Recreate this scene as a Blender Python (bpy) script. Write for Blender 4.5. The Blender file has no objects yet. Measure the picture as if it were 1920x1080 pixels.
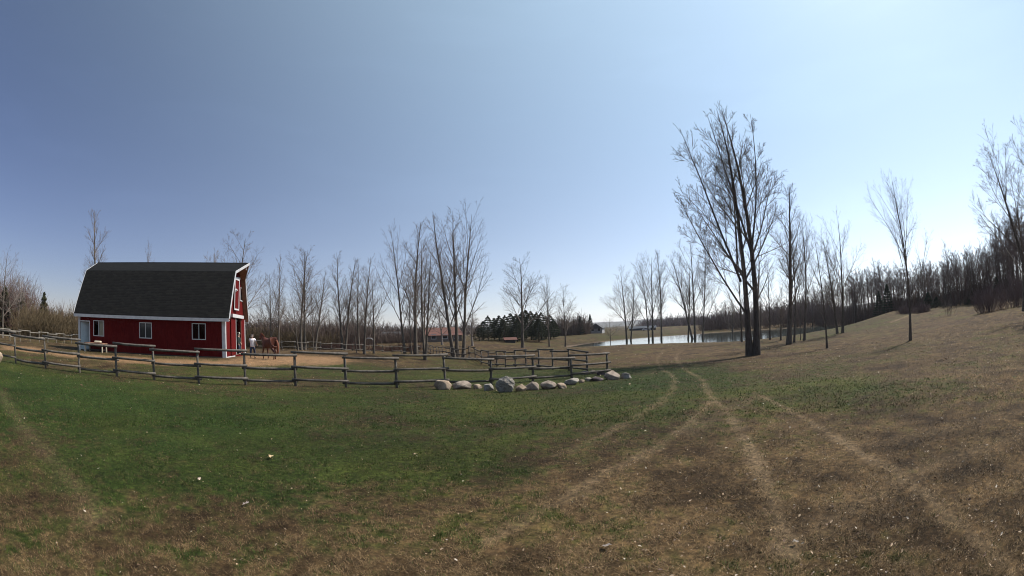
import bpy, math, random
import numpy as np
from math import sin, cos, tan, asin, acos, sqrt, hypot, radians, degrees, atan2, pi
from mathutils import Vector, Matrix

# ------------------------------------------------------------------ camera, sky, sun, exposure
scene = bpy.context.scene
COL = scene.collection
EYE = 1.7                                   # eye height above the grass
LENS_R = 1630.0                             # equisolid fisheye: image radius = LENS_R * sin(angle / 2) at 1920 px width
PITCH, ROLL = radians(5.38), radians(1.7)
cam_data = bpy.data.cameras.new('camera')
cam = bpy.data.objects.new('camera', cam_data)
COL.objects.link(cam)
scene.camera = cam
cam_data.type = 'PANO'
cam_data.clip_start = 0.05
cam_data.clip_end = 12000
cam_data.sensor_fit = 'HORIZONTAL'
cam_data.sensor_width = 36.0
cyc = cam_data.cycles if hasattr(cam_data, 'cycles') and hasattr(cam_data.cycles, 'panorama_type') else cam_data
cyc.panorama_type = 'FISHEYE_EQUISOLID'
cyc.fisheye_lens = LENS_R / 2 / 1920 * 36.0
cyc.fisheye_fov = pi
_f = Vector((0, cos(PITCH), sin(PITCH)))
_u = Vector((0, -sin(PITCH), cos(PITCH)))
_r = Vector((1, 0, 0))
# the horizon climbs to the right: the camera is rolled clockwise
_r2 = _r * cos(ROLL) - _u * sin(ROLL)
_u2 = _r * sin(ROLL) + _u * cos(ROLL)
cam.matrix_world = Matrix(((_r2.x, _u2.x, -_f.x, 0), (_r2.y, _u2.y, -_f.y, 0), (_r2.z, _u2.z, -_f.z, EYE), (0, 0, 0, 1)))

SUN_AZ, SUN_EL = radians(66.5), radians(49.0)
world = bpy.data.worlds.new('World')
scene.world = world
world.use_nodes = True
wn, wl = world.node_tree.nodes, world.node_tree.links
bg = wn['Background']
sky = wn.new('ShaderNodeTexSky')
sky.sky_type = 'NISHITA'
sky.sun_disc = False
sky.sun_elevation = SUN_EL
sky.sun_rotation = SUN_AZ
sky.altitude = 200
sky.air_density = 1.0
sky.dust_density = 0.3
sky.ozone_density = 1.5
# thin spring haze: the sky is paler all round the sun
sun_dir = Vector((sin(SUN_AZ) * cos(SUN_EL), cos(SUN_AZ) * cos(SUN_EL), sin(SUN_EL)))
_tc = wn.new('ShaderNodeTexCoord')
_dot = wn.new('ShaderNodeVectorMath'); _dot.operation = 'DOT_PRODUCT'; _dot.inputs[1].default_value = sun_dir
wl.new(_tc.outputs['Generated'], _dot.inputs[0])
_ma = wn.new('ShaderNodeMath'); _ma.operation = 'MULTIPLY_ADD'; _ma.inputs[1].default_value = .5; _ma.inputs[2].default_value = .5
wl.new(_dot.outputs['Value'], _ma.inputs[0])
_pw = wn.new('ShaderNodeMath'); _pw.operation = 'POWER'; _pw.inputs[1].default_value = 3.0
wl.new(_ma.outputs[0], _pw.inputs[0])
_au = wn.new('ShaderNodeVectorMath'); _au.operation = 'SCALE'; _au.inputs[0].default_value = (4.8, 6.5, 6.9)
wl.new(_pw.outputs[0], _au.inputs['Scale'])
_ti = wn.new('ShaderNodeVectorMath'); _ti.operation = 'MULTIPLY'; _ti.inputs[1].default_value = (.645, .615, .765)
wl.new(sky.outputs[0], _ti.inputs[0])
_ad = wn.new('ShaderNodeVectorMath'); _ad.operation = 'ADD'
wl.new(_ti.outputs[0], _ad.inputs[0]); wl.new(_au.outputs[0], _ad.inputs[1])
# brighter haze low in the sky on the sun's side
_sx = wn.new('ShaderNodeSeparateXYZ'); wl.new(_tc.outputs['Generated'], _sx.inputs[0])
_om = wn.new('ShaderNodeMath'); _om.operation = 'SUBTRACT'; _om.inputs[0].default_value = 1.0; _om.use_clamp = True; wl.new(_sx.outputs[2], _om.inputs[1])
_o6 = wn.new('ShaderNodeMath'); _o6.operation = 'POWER'; _o6.inputs[1].default_value = 6.0; wl.new(_om.outputs[0], _o6.inputs[0])
_p2 = wn.new('ShaderNodeMath'); _p2.operation = 'POWER'; _p2.inputs[1].default_value = 2.3; wl.new(_ma.outputs[0], _p2.inputs[0])
_hm = wn.new('ShaderNodeMath'); _hm.operation = 'MULTIPLY'; wl.new(_o6.outputs[0], _hm.inputs[0]); wl.new(_p2.outputs[0], _hm.inputs[1])
_hs = wn.new('ShaderNodeVectorMath'); _hs.operation = 'SCALE'; _hs.inputs[0].default_value = (8.6, 8.4, 8.4); wl.new(_hm.outputs[0], _hs.inputs['Scale'])
_ah = wn.new('ShaderNodeVectorMath'); _ah.operation = 'ADD'; wl.new(_ad.outputs[0], _ah.inputs[0]); wl.new(_hs.outputs[0], _ah.inputs[1])
# barely visible cirrus streaks
_mp = wn.new('ShaderNodeMapping'); _mp.inputs['Scale'].default_value = (2.2, 2.2, 11.0); _mp.inputs['Rotation'].default_value = (.12, .05, .4)
wl.new(_tc.outputs['Generated'], _mp.inputs['Vector'])
_nz = wn.new('ShaderNodeTexNoise'); _nz.inputs['Scale'].default_value = 1.3; _nz.inputs['Detail'].default_value = 5; _nz.inputs['Distortion'].default_value = .6
wl.new(_mp.outputs[0], _nz.inputs['Vector'])
_mr = wn.new('ShaderNodeMapRange'); _mr.inputs['From Min'].default_value = .5; _mr.inputs['From Max'].default_value = .75; _mr.inputs['To Min'].default_value = 1.0; _mr.inputs['To Max'].default_value = 1.03
wl.new(_nz.outputs['Fac'], _mr.inputs['Value'])
_cs = wn.new('ShaderNodeVectorMath'); _cs.operation = 'SCALE'; wl.new(_ah.outputs[0], _cs.inputs[0]); wl.new(_mr.outputs[0], _cs.inputs['Scale'])
wl.new(_cs.outputs[0], bg.inputs[0])
bg.inputs[1].default_value = 0.0707
sun_data = bpy.data.lights.new('sun', 'SUN')
sun_data.energy = 5.0
sun_data.angle = radians(0.53)
sun_data.color = (1.0, 0.955, 0.89)
sun = bpy.data.objects.new('sun', sun_data)
COL.objects.link(sun)
sun.rotation_euler = sun_dir.to_track_quat('Z', 'Y').to_euler()
scene.view_settings.view_transform = 'Standard'
scene.view_settings.look = 'None'
scene.view_settings.exposure = 0.5
scene.view_settings.gamma = 1.0
scene.view_settings.use_curve_mapping = False
scene.render.engine = 'CYCLES'
scene.cycles.max_bounces = 5
scene.cycles.diffuse_bounces = 2
scene.cycles.glossy_bounces = 3
scene.cycles.transmission_bounces = 4
scene.cycles.transparent_max_bounces = 8
scene.cycles.use_denoising = True
scene.cycles.denoiser = 'OPENIMAGEDENOISE'
scene.cycles.filter_width = 1.05

RNG = np.random.default_rng(11)
random.seed(5)

# ------------------------------------------------------------------ helpers
def mesh_np(name, V, F, mat=None, smooth=False, col=None):
    """V (n,3), F list of (m,k) integer arrays."""
    me = bpy.data.meshes.new(name)
    V = np.asarray(V, np.float32)
    if not isinstance(F, (list, tuple)): F = [F]
    F = [np.asarray(f, np.int32) for f in F if len(f)]
    me.vertices.add(len(V)); me.vertices.foreach_set('co', V.ravel())
    nl = sum(f.size for f in F); npoly = sum(len(f) for f in F)
    me.loops.add(nl); me.polygons.add(npoly)
    me.loops.foreach_set('vertex_index', np.concatenate([f.ravel() for f in F]))
    tot = np.concatenate([np.full(len(f), f.shape[1], np.int32) for f in F])
    start = np.concatenate([[0], np.cumsum(tot)[:-1]]).astype(np.int32)
    me.polygons.foreach_set('loop_start', start)
    try: me.polygons.foreach_set('loop_total', tot)
    except Exception: pass
    me.polygons.foreach_set('use_smooth', np.full(npoly, smooth))
    me.update(calc_edges=True)
    if col is not None:
        a = me.color_attributes.new('tint', 'FLOAT_COLOR', 'POINT')
        c = np.ones((len(V), 4), np.float32); c[:, :3] = col
        a.data.foreach_set('color', c.ravel())
    if mat is not None: me.materials.append(mat)
    return me

def link(name, me, parent=None, **props):
    o = bpy.data.objects.new(name, me)
    COL.objects.link(o)
    if parent is not None: o.parent = parent
    for k, v in props.items():
        if v is not None: o[k] = v
    return o

def empty(name, loc, label, category, group=None, rz=0.0):
    o = bpy.data.objects.new(name, None)
    COL.objects.link(o)
    o.location = loc; o.rotation_euler = (0, 0, rz)
    o.empty_display_size = 0.3
    o['label'] = label; o['category'] = category
    if group: o['group'] = group
    return o

class MB:
    """collects simple solids; build() links them as one mesh object"""
    def __init__(s): s.v = []; s.f = []
    def add(s, vs, fs):
        b = len(s.v); s.v += [tuple(p) for p in vs]; s.f += [tuple(i + b for i in f) for f in fs]; return s
    def box(s, x0, y0, z0, x1, y1, z1):
        return s.add([(x0,y0,z0),(x1,y0,z0),(x1,y1,z0),(x0,y1,z0),(x0,y0,z1),(x1,y0,z1),(x1,y1,z1),(x0,y1,z1)],
                     [(0,3,2,1),(4,5,6,7),(0,1,5,4),(1,2,6,5),(2,3,7,6),(3,0,4,7)])
    def prism(s, poly, axis, a, b):
        """poly in the two other axes, swept along axis from a to b"""
        n = len(poly)
        def P(p, t):
            return (t, p[0], p[1]) if axis == 'x' else (p[0], t, p[1]) if axis == 'y' else (p[0], p[1], t)
        vs = [P(p, a) for p in poly] + [P(p, b) for p in poly]
        fs = [tuple(range(n)), tuple(range(2*n-1, n-1, -1))] + [(i, i+n, (i+1) % n + n, (i+1) % n) for i in range(n)]
        return s.add(vs, fs)
    def tube(s, pts, rad, sides=8, cap=True):
        pts = [Vector(p) for p in pts]
        if not hasattr(rad, '__len__'): rad = [rad] * len(pts)
        d = (pts[-1] - pts[0]).normalized()
        a = d.cross(Vector((0.13, 0.31, 0.94)) if abs(d.z) < .8 else Vector((1, .1, 0))).normalized(); b = d.cross(a)
        vs = []
        for p, r in zip(pts, rad):
            for k in range(sides):
                t = 2*pi*k/sides
                vs.append(p + a*(r*cos(t)) + b*(r*sin(t)))
        fs = []
        for i in range(len(pts)-1):
            for k in range(sides):
                k2 = (k+1) % sides
                fs.append((i*sides+k, i*sides+k2, (i+1)*sides+k2, (i+1)*sides+k))
        if cap:
            fs.append(tuple(range(sides-1, -1, -1)))
            fs.append(tuple((len(pts)-1)*sides+k for k in range(sides)))
        return s.add(vs, fs)
    def mesh(s, name, mat, smooth=False, bevel=0):
        me = bpy.data.meshes.new(name)
        me.from_pydata(s.v, [], s.f)
        if smooth: me.polygons.foreach_set('use_smooth', [True]*len(me.polygons))
        if mat: me.materials.append(mat)
        me.update()
        import bmesh
        bm = bmesh.new(); bm.from_mesh(me)
        bmesh.ops.recalc_face_normals(bm, faces=bm.faces)
        if bevel: bmesh.ops.bevel(bm, geom=list(bm.edges), offset=bevel, segments=1, affect='EDGES')
        bm.to_mesh(me); bm.free()
        return me
    def build(s, name, mat, parent=None, smooth=False, bevel=0, **props):
        return link(name, s.mesh(name, mat, smooth, bevel), parent, **props)

# ---- value noise
def _h(ix, iy, seed):
    n = (ix.astype(np.int64) * 374761393 + iy.astype(np.int64) * 668265263 + seed * 1442695041) & 0xffffffff
    n = ((n ^ (n >> 13)) * 1274126177) & 0xffffffff
    n = (n ^ (n >> 16)) & 0xffffffff
    return n / 4294967295.0
def vnoise(x, y, seed=0):
    x = np.asarray(x, float); y = np.asarray(y, float)
    ix = np.floor(x); iy = np.floor(y); fx = x - ix; fy = y - iy
    fx = fx*fx*(3-2*fx); fy = fy*fy*(3-2*fy)
    a = _h(ix, iy, seed); b = _h(ix+1, iy, seed); c = _h(ix, iy+1, seed); d = _h(ix+1, iy+1, seed)
    return (a*(1-fx)+b*fx)*(1-fy) + (c*(1-fx)+d*fx)*fy
def fbm(x, y, seed=0, oct=4):
    s = 0; a = .5; t = 0
    for k in range(oct):
        s = s + a*vnoise(x*2**k, y*2**k, seed+k*17); t += a; a *= .55
    return s/t
def sstep(a, b, x):
    t = np.clip((x-a)/(b-a), 0, 1); return t*t*(3-2*t)

# ---- photograph measurements: a pixel of the 1920-px photograph -> a direction from the eye
def ray(px, py):
    x = px-960; y = 540-py
    x, y = x*cos(ROLL)+y*sin(ROLL), -x*sin(ROLL)+y*cos(ROLL)
    r = hypot(x, y); t = 2*asin(min(1, r/LENS_R))
    if r < 1e-9: X, Y, Z = 0, 1, 0
    else: X, Y, Z = sin(t)*x/r, cos(t), sin(t)*y/r
    return (X, Y*cos(PITCH)-Z*sin(PITCH), Y*sin(PITCH)+Z*cos(PITCH))
def at(px, py, d):
    v = ray(px, py); k = d/hypot(v[0], v[1]); return (v[0]*k, v[1]*k, EYE+v[2]*k)
def azel(px, py):
    v = ray(px, py); return atan2(v[0], v[1]), asin(v[2])

# ---- materials
def mat_new(name):
    m = bpy.data.materials.new(name); m.use_nodes = True
    nt = m.node_tree; return m, nt.nodes, nt.links, nt.nodes['Principled BSDF']
def noise_node(n, l, scale, detail=4, rough=.6, vec=None, stretch=None):
    t = n.new('ShaderNodeTexNoise'); t.inputs['Scale'].default_value = scale
    t.inputs['Detail'].default_value = detail; t.inputs['Roughness'].default_value = rough
    if vec is None:
        tc = n.new('ShaderNodeTexCoord'); vec = tc.outputs['Object']
    if stretch:
        mp = n.new('ShaderNodeMapping'); mp.inputs['Scale'].default_value = stretch
        l.new(vec, mp.inputs['Vector']); vec = mp.outputs[0]
    l.new(vec, t.inputs['Vector']); return t
def ramp(n, l, src, stops):
    r = n.new('ShaderNodeValToRGB'); e = r.color_ramp.elements
    e[0].position, e[0].color = stops[0][0], (*stops[0][1], 1)
    e[1].position, e[1].color = stops[-1][0], (*stops[-1][1], 1)
    for p, c in stops[1:-1]:
        k = e.new(p); k.color = (*c, 1)
    l.new(src, r.inputs[0]); return r
def simple(name, c0, c1, scale=8, rough=.8, bump=0.0, stretch=None, bdist=.01, detail=5, spec=.3, metal=0):
    m, n, l, b = mat_new(name)
    t = noise_node(n, l, scale, detail, .65, stretch=stretch)
    r = ramp(n, l, t.outputs['Fac'], [(.3, c0), (.7, c1)])
    l.new(r.outputs[0], b.inputs['Base Color'])
    b.inputs['Roughness'].default_value = rough
    b.inputs['Specular IOR Level'].default_value = spec
    b.inputs['Metallic'].default_value = metal
    if bump:
        bp = n.new('ShaderNodeBump'); bp.inputs['Strength'].default_value = bump; bp.inputs['Distance'].default_value = bdist
        l.new(t.outputs['Fac'], bp.inputs['Height']); l.new(bp.outputs[0], b.inputs['Normal'])
    return m

M_bark = simple('bark', (.060,.048,.038), (.15,.125,.10), 9, .9, .6, (1,1,.25), .02, spec=.15)
M_bark_dark = simple('bark_dark', (.045,.035,.028), (.11,.09,.075), 9, .9, .6, (1,1,.25), .02, spec=.15)
M_twig = simple('twig_bark', (.11,.085,.07), (.20,.16,.13), 3, .85, spec=.15)
M_wood_twig = simple('wood_twig_bark', (.10,.074,.068), (.18,.14,.128), 3, .85, spec=.15)
M_twig_pale = simple('pale_twig_bark', (.16,.13,.11), (.27,.23,.20), 3, .85, spec=.2)
M_twig_olive = simple('olive_twig_bark', (.09,.08,.035), (.17,.14,.07), 3, .85, spec=.2)
M_log = simple('weathered_log', (.050,.044,.037), (.145,.125,.105), 6, .85, .5, (1,1,1), .008, spec=.2)
M_log_end = simple('sawn_log_end', (.3,.25,.19), (.45,.39,.3), 20, .85)
M_white = simple('white_paint', (.40,.395,.40), (.55,.54,.53), 3, .5, spec=.4)
M_red = simple('red_paint', (.235,.012,.012), (.31,.02,.018), 1.3, .55, spec=.35)
M_soffit = simple('stained_soffit_wood', (.16,.08,.05), (.27,.14,.09), 5, .8)
M_dark = simple('dark_interior', (.03,.026,.023), (.05,.045,.04), 3, .9)
M_floor = simple('barn_floor_dirt', (.13,.09,.06), (.2,.15,.1), 3, .95)
M_door = simple('pale_blue_door_paint', (.30,.36,.38), (.40,.46,.48), 3, .5)
M_curtain = simple('beige_curtain', (.34,.28,.2), (.5,.43,.33), 12, .9, stretch=(8,8,.3))
M_metal = simple('dull_metal', (.2,.2,.2), (.3,.3,.3), 5, .45, metal=.8)

# ------------------------------------------------------------------ terrain height
POND_Z = -2.5
FENCE_FRONT = [(-23.9,7.0),(-21.6,7.9),(-19.5,9.0),(-17.75,10.25),(-16.1,11.5),(-14.2,12.35),(-12.35,13.4),(-10.5,14.4),(-8.67,15.46),(-6.78,16.42),(-4.86,17.35),(-2.95,18.36),(-1.03,18.95),(0.83,19.88),(2.77,20.92),(4.79,21.99)]
_c = [(0,0,0),(0,3,-.02),(3,2,0),(-3,2,0),(6,4,-.08),(-6,4,-.06),(0,7,-.2),(0,12,-.42),(8,9,-.3),(-8,8,-.15),(15,5,-.2),(-15,4,-.05),
      (14,14,-.62),(6,16,-.62),(0,-8,.15),(-20,-5,.2),(20,-6,.1),(60,-20,.5),(-60,-15,.2),(0,-60,.6),(-2.95,18.36,-.72),(-1.03,18.95,-.72),
      (.83,19.88,-.78),(2.77,20.92,-.82),(4.79,21.99,-.82),(-20.04,25.55,-.29),(-34,19.2,-.32),(-22,33,-.5),(-38,27,-.6),(-28,24,-.30)]
for px, py, d in [(35,681,23.4),(86,690.6,21.5),(147,699,20.4),(212,705.5,19.9),(287,712.8,18.8),(369,719,18.3),(461,722,17.8),(554,724,17.7),(649,726,17.8),(744,726,18.0),
      (472,672,32.4),(1101,697,25.1),(1037,693,28.9),(989.6,688.4,32.9),(949.5,688,37),(904,683.8,43.2),(870.8,679,49.6),(842.7,672,55.9),(813,666,66.7),
      (30,643,44),(100,645,52),(523,663,43),(565,657,50),(645,657,50),(683,664,44),(759,663,47),(797,675,44),(869,670,47),
      (980,652,64),(1030,650.5,80),(1060,651,86),(1100,660,52),(1410,667,33),(1707,639,33.4),(1551,653,36),(1480,646,48),(1508,639,55),(1580,624,60),
      (1145,647,86),(1223,643,80),(1317,641,76),(1391,642,62),(1444,637,62),
      (880,650,80),(900,640,100),(1000,636,120),(1060,632,135),(1115,625,170),(1150,628,140),(1240,622,190),(1350,617,170),
      (1450,610,150),(1540,606,125),(1620,589,110),(1700,582,100),(1780,590,62),(1855,584,55),(1905,576,50),(1760,580,85),(1850,566,80),(1900,556,80)]:
    _c.append(at(px, py, d))
for a in range(-90, 100, 30):
    for d, z in ((420, -1.5), (1200, -4)):
        _c.append((d*sin(radians(a)), d*cos(radians(a)), z if a < 40 else 1.0))
CT = np.array(_c)
def _phi(r): return np.sqrt(r*r + 9.0)
def _warp(x, y):
    r = np.hypot(x, y); k = np.where(r > 60, (60 + 60*np.log(np.maximum(r, 60)/60))/np.maximum(r, 1e-6), 1.0)
    return x*k, y*k
_wx, _wy = _warp(CT[:,0], CT[:,1])
_A = _phi(np.hypot(_wx[:,None]-_wx[None], _wy[:,None]-_wy[None]))
_n = len(CT)
_K = np.zeros((_n+3, _n+3)); _K[:_n,:_n] = _A - np.eye(_n)*0.35
_K[:_n,_n] = 1; _K[:_n,_n+1] = _wx; _K[:_n,_n+2] = _wy; _K[_n,:_n] = 1; _K[_n+1,:_n] = _wx; _K[_n+2,:_n] = _wy
_S = np.linalg.solve(_K, np.concatenate([CT[:,2], [0,0,0]]))
def rbf(x, y):
    wx, wy = _warp(x, y)
    out = np.empty(len(wx))
    for i in range(0, len(wx), 20000):
        a, b = wx[i:i+20000], wy[i:i+20000]
        out[i:i+20000] = _phi(np.hypot(a[:,None]-_wx[None], b[:,None]-_wy[None])) @ _S[:_n] + _S[_n] + _S[_n+1]*a + _S[_n+2]*b
    return out
def to_plane(px, py, z):
    v = ray(px, py); k = (z-EYE)/v[2]; return (v[0]*k, v[1]*k)
SHORE_PX = [(1066,650.5),(1110,649.3),(1145,647.6),(1180,645.8),(1240,643.8),(1300,642.3),(1360,641),(1400,639.3),(1440,635.8),(1490,630.3),(1530,624),(1565,617.5),(1598,611),
            (1560,610.5),(1500,614.2),(1450,617.3),(1400,620),(1340,624),(1300,627),(1240,631),(1200,634),(1160,637.8),(1110,643.5)]
SHORE = np.array([to_plane(a, b, POND_Z) for a, b in SHORE_PX])
def sdf_poly(x, y, P):
    """positive outside"""
    x = np.asarray(x, float); y = np.asarray(y, float)
    dmin = np.full(x.shape, 1e9); inside = np.zeros(x.shape, bool)
    n = len(P)
    for i in range(n):
        ax, ay = P[i]; bx, by = P[(i+1) % n]
        ex, ey = bx-ax, by-ay
        t = np.clip(((x-ax)*ex+(y-ay)*ey)/(ex*ex+ey*ey), 0, 1)
        dmin = np.minimum(dmin, np.hypot(x-ax-t*ex, y-ay-t*ey))
        c = ((ay > y) != (by > y)) & (x < (bx-ax)*(y-ay)/((by-ay) if abs(by-ay) > 1e-9 else 1e-9)+ax)
        inside ^= c
    return np.where(inside, -dmin, dmin)
def height(x, y):
    x = np.atleast_1d(np.asarray(x, float)); y = np.atleast_1d(np.asarray(y, float))
    z = rbf(x, y)
    r = np.hypot(x, y)
    z = z + (fbm(x*.35, y*.35, 3, 3)-.5)*.10*sstep(2, 8, r) + (fbm(x*.06+9, y*.06, 8, 2)-.5)*.25*sstep(25, 60, r)
    m = (r > 40) & (r < 220) & (x > -10)
    if m.any():
        sd = sdf_poly(x[m], y[m], SHORE)
        bank = np.where(sd > 0, POND_Z + .02 + .018*sd, POND_Z - .12*np.minimum(-sd, 6))
        w = np.where(sd > 0, sstep(1, 16, sd), 0)
        z[m] = bank*(1-w) + np.maximum(z[m], POND_Z+.2)*w
    return z
def H1(x, y): return float(height([x], [y])[0])
_DS = np.concatenate([np.linspace(1.5, 60, 160), np.linspace(61, 400, 240)])
def G(px, py):
    """where the sight line through a photograph pixel meets the ground"""
    v = ray(px, py); h = hypot(v[0], v[1]); ux, uy, s = v[0]/h, v[1]/h, v[2]/h
    f = height(ux*_DS, uy*_DS) - (EYE + s*_DS)
    k = int(np.argmax(f > 0)) if (f > 0).any() else len(_DS)-1
    if k == 0: d = _DS[0]
    else:
        a, b = f[k-1], f[k]; d = _DS[k-1] + (_DS[k]-_DS[k-1])*(-a/(b-a) if b != a else 0)
    return (ux*d, uy*d)
def ground_at(px, d):
    """ground point at distance d in the compass direction of photograph column px near the horizon"""
    a = azel(px, 620)[0]; x, y = d*sin(a), d*cos(a); return (x, y, H1(x, y))

# ------------------------------------------------------------------ ground colour (turf, straw, dirt, wheel ruts)
GREEN = [(0,700,.95),(0,760,.8),(0,850,.5),(0,950,.3),(100,1060,.2),(200,750,1),(200,850,.85),(200,950,.4),(300,1060,.2),(450,780,1),(450,870,.85),(450,960,.4),(500,1060,.2),
 (700,760,.75),(700,850,.9),(700,930,.4),(700,1060,.15),(900,760,.8),(900,850,.8),(900,920,.25),(950,1060,.1),(1100,760,.8),(1100,820,.55),(1100,900,.15),(1150,1000,.08),
 (1200,720,.95),(1250,760,.8),(1300,700,.85),(1300,720,.75),(1350,760,.45),(1350,850,.12),(1300,950,.06),(1500,700,.5),(1500,740,.6),(1600,730,.65),(1500,790,.1),(1600,850,.05),
 (1500,1000,.12),(1700,690,.25),(1750,720,.35),(1800,770,.12),(1900,700,.15),(1900,850,.05),(1800,1000,.15),(650,690,.75),(800,700,.8),(950,700,.8),(300,692,.5),(450,702,.5),
 (120,675,.45),(650,664,.03),(560,662,.05),(760,672,.3),(850,680,.6),(900,672,.2),(1050,640,.4),(1150,630,.55),(960,640,.35),(900,645,.25),(1100,670,.3),(1200,680,.2),(1250,668,.08),(1150,700,.85),
 (1400,650,.35),(1350,660,.1),(1480,665,.25),(1600,640,.2),(1620,610,.6),(1640,590,.12),(1700,600,.3),(1800,620,.1),(1850,600,.15),(1450,685,.25),(1550,665,.3),(1780,660,.2),(50,640,.3)]
_gp = []
for a, b, g in GREEN:
    x, y = G(a, b); _gp.append((atan2(x, y), np.log(hypot(x, y)), g))
_gp = np.array(_gp)
def greenness(x, y):
    a = np.arctan2(x, y); r = np.log(np.hypot(x, y)+.5)
    out = np.empty(len(x))
    for i in range(0, len(x), 40000):
        d2 = ((a[i:i+40000,None]-_gp[None,:,0])*1.6)**2 + (r[i:i+40000,None]-_gp[None,:,1])**2
        w = 1/(d2+.003)**1.6
        out[i:i+40000] = (w*_gp[None,:,2]).sum(1)/w.sum(1)
    return out
RUTS_PX = [([(1425,742),(1480,768),(1540,803),(1600,840),(1650,870),(1705,907),(1765,955),(1840,1015),(1900,1070)], .09, .95),
 ([(1338,748),(1372,785),(1408,842),(1428,890),(1455,955),(1478,1030),(1488,1078)], .085, .85),
 ([(1335,752),(1285,800),(1210,848),(1130,888),(1060,935),(975,985),(900,1020)], .10, .7),
 ([(1425,745),(1380,760),(1330,790),(1290,812)], .2, .4),
 ([(1245,655),(1233,672),(1240,690),(1262,705),(1262,728),(1235,757),(1180,790),(1100,832),(1040,855)], .10, .6),
 ([(1285,652),(1268,668),(1283,690),(1312,708),(1328,735),(1338,750)], .11, .7),
 ([(1919,812),(1850,838),(1760,868),(1690,905),(1610,945),(1540,985)], .2, .38),
 ([(1919,768),(1830,790),(1740,812),(1650,830)], .22, .3),
 ([(0,735),(45,800),(95,862),(150,925),(182,975)], .2, .35),
 ([(1919,690),(1840,695),(1760,702),(1650,712),(1540,705)], .35, .3),
 ([(1735,580),(1728,584),(1715,588),(1695,595),(1670,605)], .5, .9)]
RUTS = [(np.array([G(a, b) for a, b in pts]), w, s) for pts, w, s in RUTS_PX]
def rut_mask(x, y):
    out = np.zeros(len(x)); core = np.zeros(len(x))
    for P, w, s in RUTS:
        lo = P.min(0)-2; hi = P.max(0)+2
        m = (x > lo[0]) & (x < hi[0]) & (y > lo[1]) & (y < hi[1])
        if not m.any(): continue
        xx, yy = x[m], y[m]
        # smooth the polyline (Catmull-Rom)
        Q = []
        for i in range(len(P)-1):
            p0, p1, p2, p3 = P[max(i-1,0)], P[i], P[i+1], P[min(i+2,len(P)-1)]
            for t in np.linspace(0, 1, 6)[:-1]:
                Q.append(.5*((2*p1)+(-p0+p2)*t+(2*p0-5*p1+4*p2-p3)*t*t+(-p0+3*p1-3*p2+p3)*t**3))
        Q.append(P[-1])
        d = np.full(xx.shape, 1e9)
        for i in range(len(Q)-1):
            e = Q[i+1]-Q[i]; t = np.clip(((xx-Q[i][0])*e[0]+(yy-Q[i][1])*e[1])/(e@e+1e-9), 0, 1)
            d = np.minimum(d, np.hypot(xx-Q[i][0]-t*e[0], yy-Q[i][1]-t*e[1]))
        d = d + (vnoise(xx*3, yy*3, 5)-.5)*.16 + (vnoise(xx*14, yy*14, 6)-.5)*.12
        v = np.exp(-(np.maximum(d, 0)/w)**2)*s
        v = v*(.55+.75*vnoise(xx*1.3, yy*1.3, 77))
        out[m] = np.maximum(out[m], v)
    return np.clip(out, 0, 1)
DIRT = np.array([G(a, b) for a, b in [(2,646),(60,650),(150,663),(428,675.5),(462,664),(500,664),(560,666),(650,671),(655,678),(600,684),(500,688),(400,688),(280,683),(190,677),(90,664),(2,655)]])
C_GREEN = np.array((.023,.040,.008)); C_GREEN2 = np.array((.050,.056,.012))
C_STRAW = np.array((.122,.080,.040)); C_BROWN = np.array((.035,.022,.011)); C_MAUVE = np.array((.066,.041,.024)); C_DIRT = np.array((.225,.138,.076)); C_TAN = np.array((.178,.128,.078))
def ground_color(x, y, fine=True):
    g = greenness(x, y)
    r = np.hypot(x, y)
    n1 = fbm(x*.55, y*.55, 1, 4); n2 = fbm(x*2.4, y*2.4, 2, 3); n3 = fbm(x*.16+4, y*.16, 6, 3); n4 = fbm(x*9, y*9, 12, 2)
    fade = 1/(1+r/60)
    n5 = fbm(x*.22+31, y*.30+7, 21, 3); n6 = fbm(x*.9+3, y*.9, 27, 3)
    gg = sstep(.14, .86, g*.96+.0 + (n1-.5)*.8 + (n2-.5)*.70*fade + (n4-.5)*.9*fade + (n5-.5)*.7*sstep(8, 25, r))
    t = sstep(.30, .70, n2*.5+n1*.3+n4*.2)
    tan_ = C_BROWN[None]*(1-t[:,None]) + C_STRAW[None]*t[:,None]
    mv = (sstep(.45, .7, n3)*.6*sstep(8, 25, r))[:,None]
    tan_ = tan_*(1-mv) + C_MAUVE[None]*(.7+.6*n2[:,None])*mv
    gt = sstep(.35, .8, n1*.6+n3*.4)[:,None]
    grn = C_GREEN[None]*(1-gt) + C_GREEN2[None]*gt
    far = sstep(14, 40, r)[:,None]
    grn = grn*(1-far) + far*(grn*.65 + C_STRAW[None]*.18)
    c = tan_*(1-gg[:,None]) + grn*gg[:,None]
    c = c*(.76+.48*sstep(.2,.8,n5*.5+n6*.5))[:,None]
    rm = rut_mask(x, y)[:,None]
    c = c*(1-rm*.75) + C_TAN[None]*rm*.75
    sd = sdf_poly(x, y, DIRT) + (n1-.5)*2.6
    dm = (1-sstep(-1.2, 1.0, sd+(n2-.5)*2.4))[:,None]
    c = c*(1-dm) + dm*C_DIRT[None]*(.65+.65*n2[:,None])
    m = (r > 45) & (r < 220) & (x > -5)
    if m.any():
        s2 = sdf_poly(x[m], y[m], SHORE)
        mud = (1-sstep(.3, 2.6, s2+ (n1[m]-.5)*2))[:,None]
        c[m] = c[m]*(1-mud) + np.array((.13,.095,.07))[None]*mud
    return c, gg, rm[:,0], dm[:,0]

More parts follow.
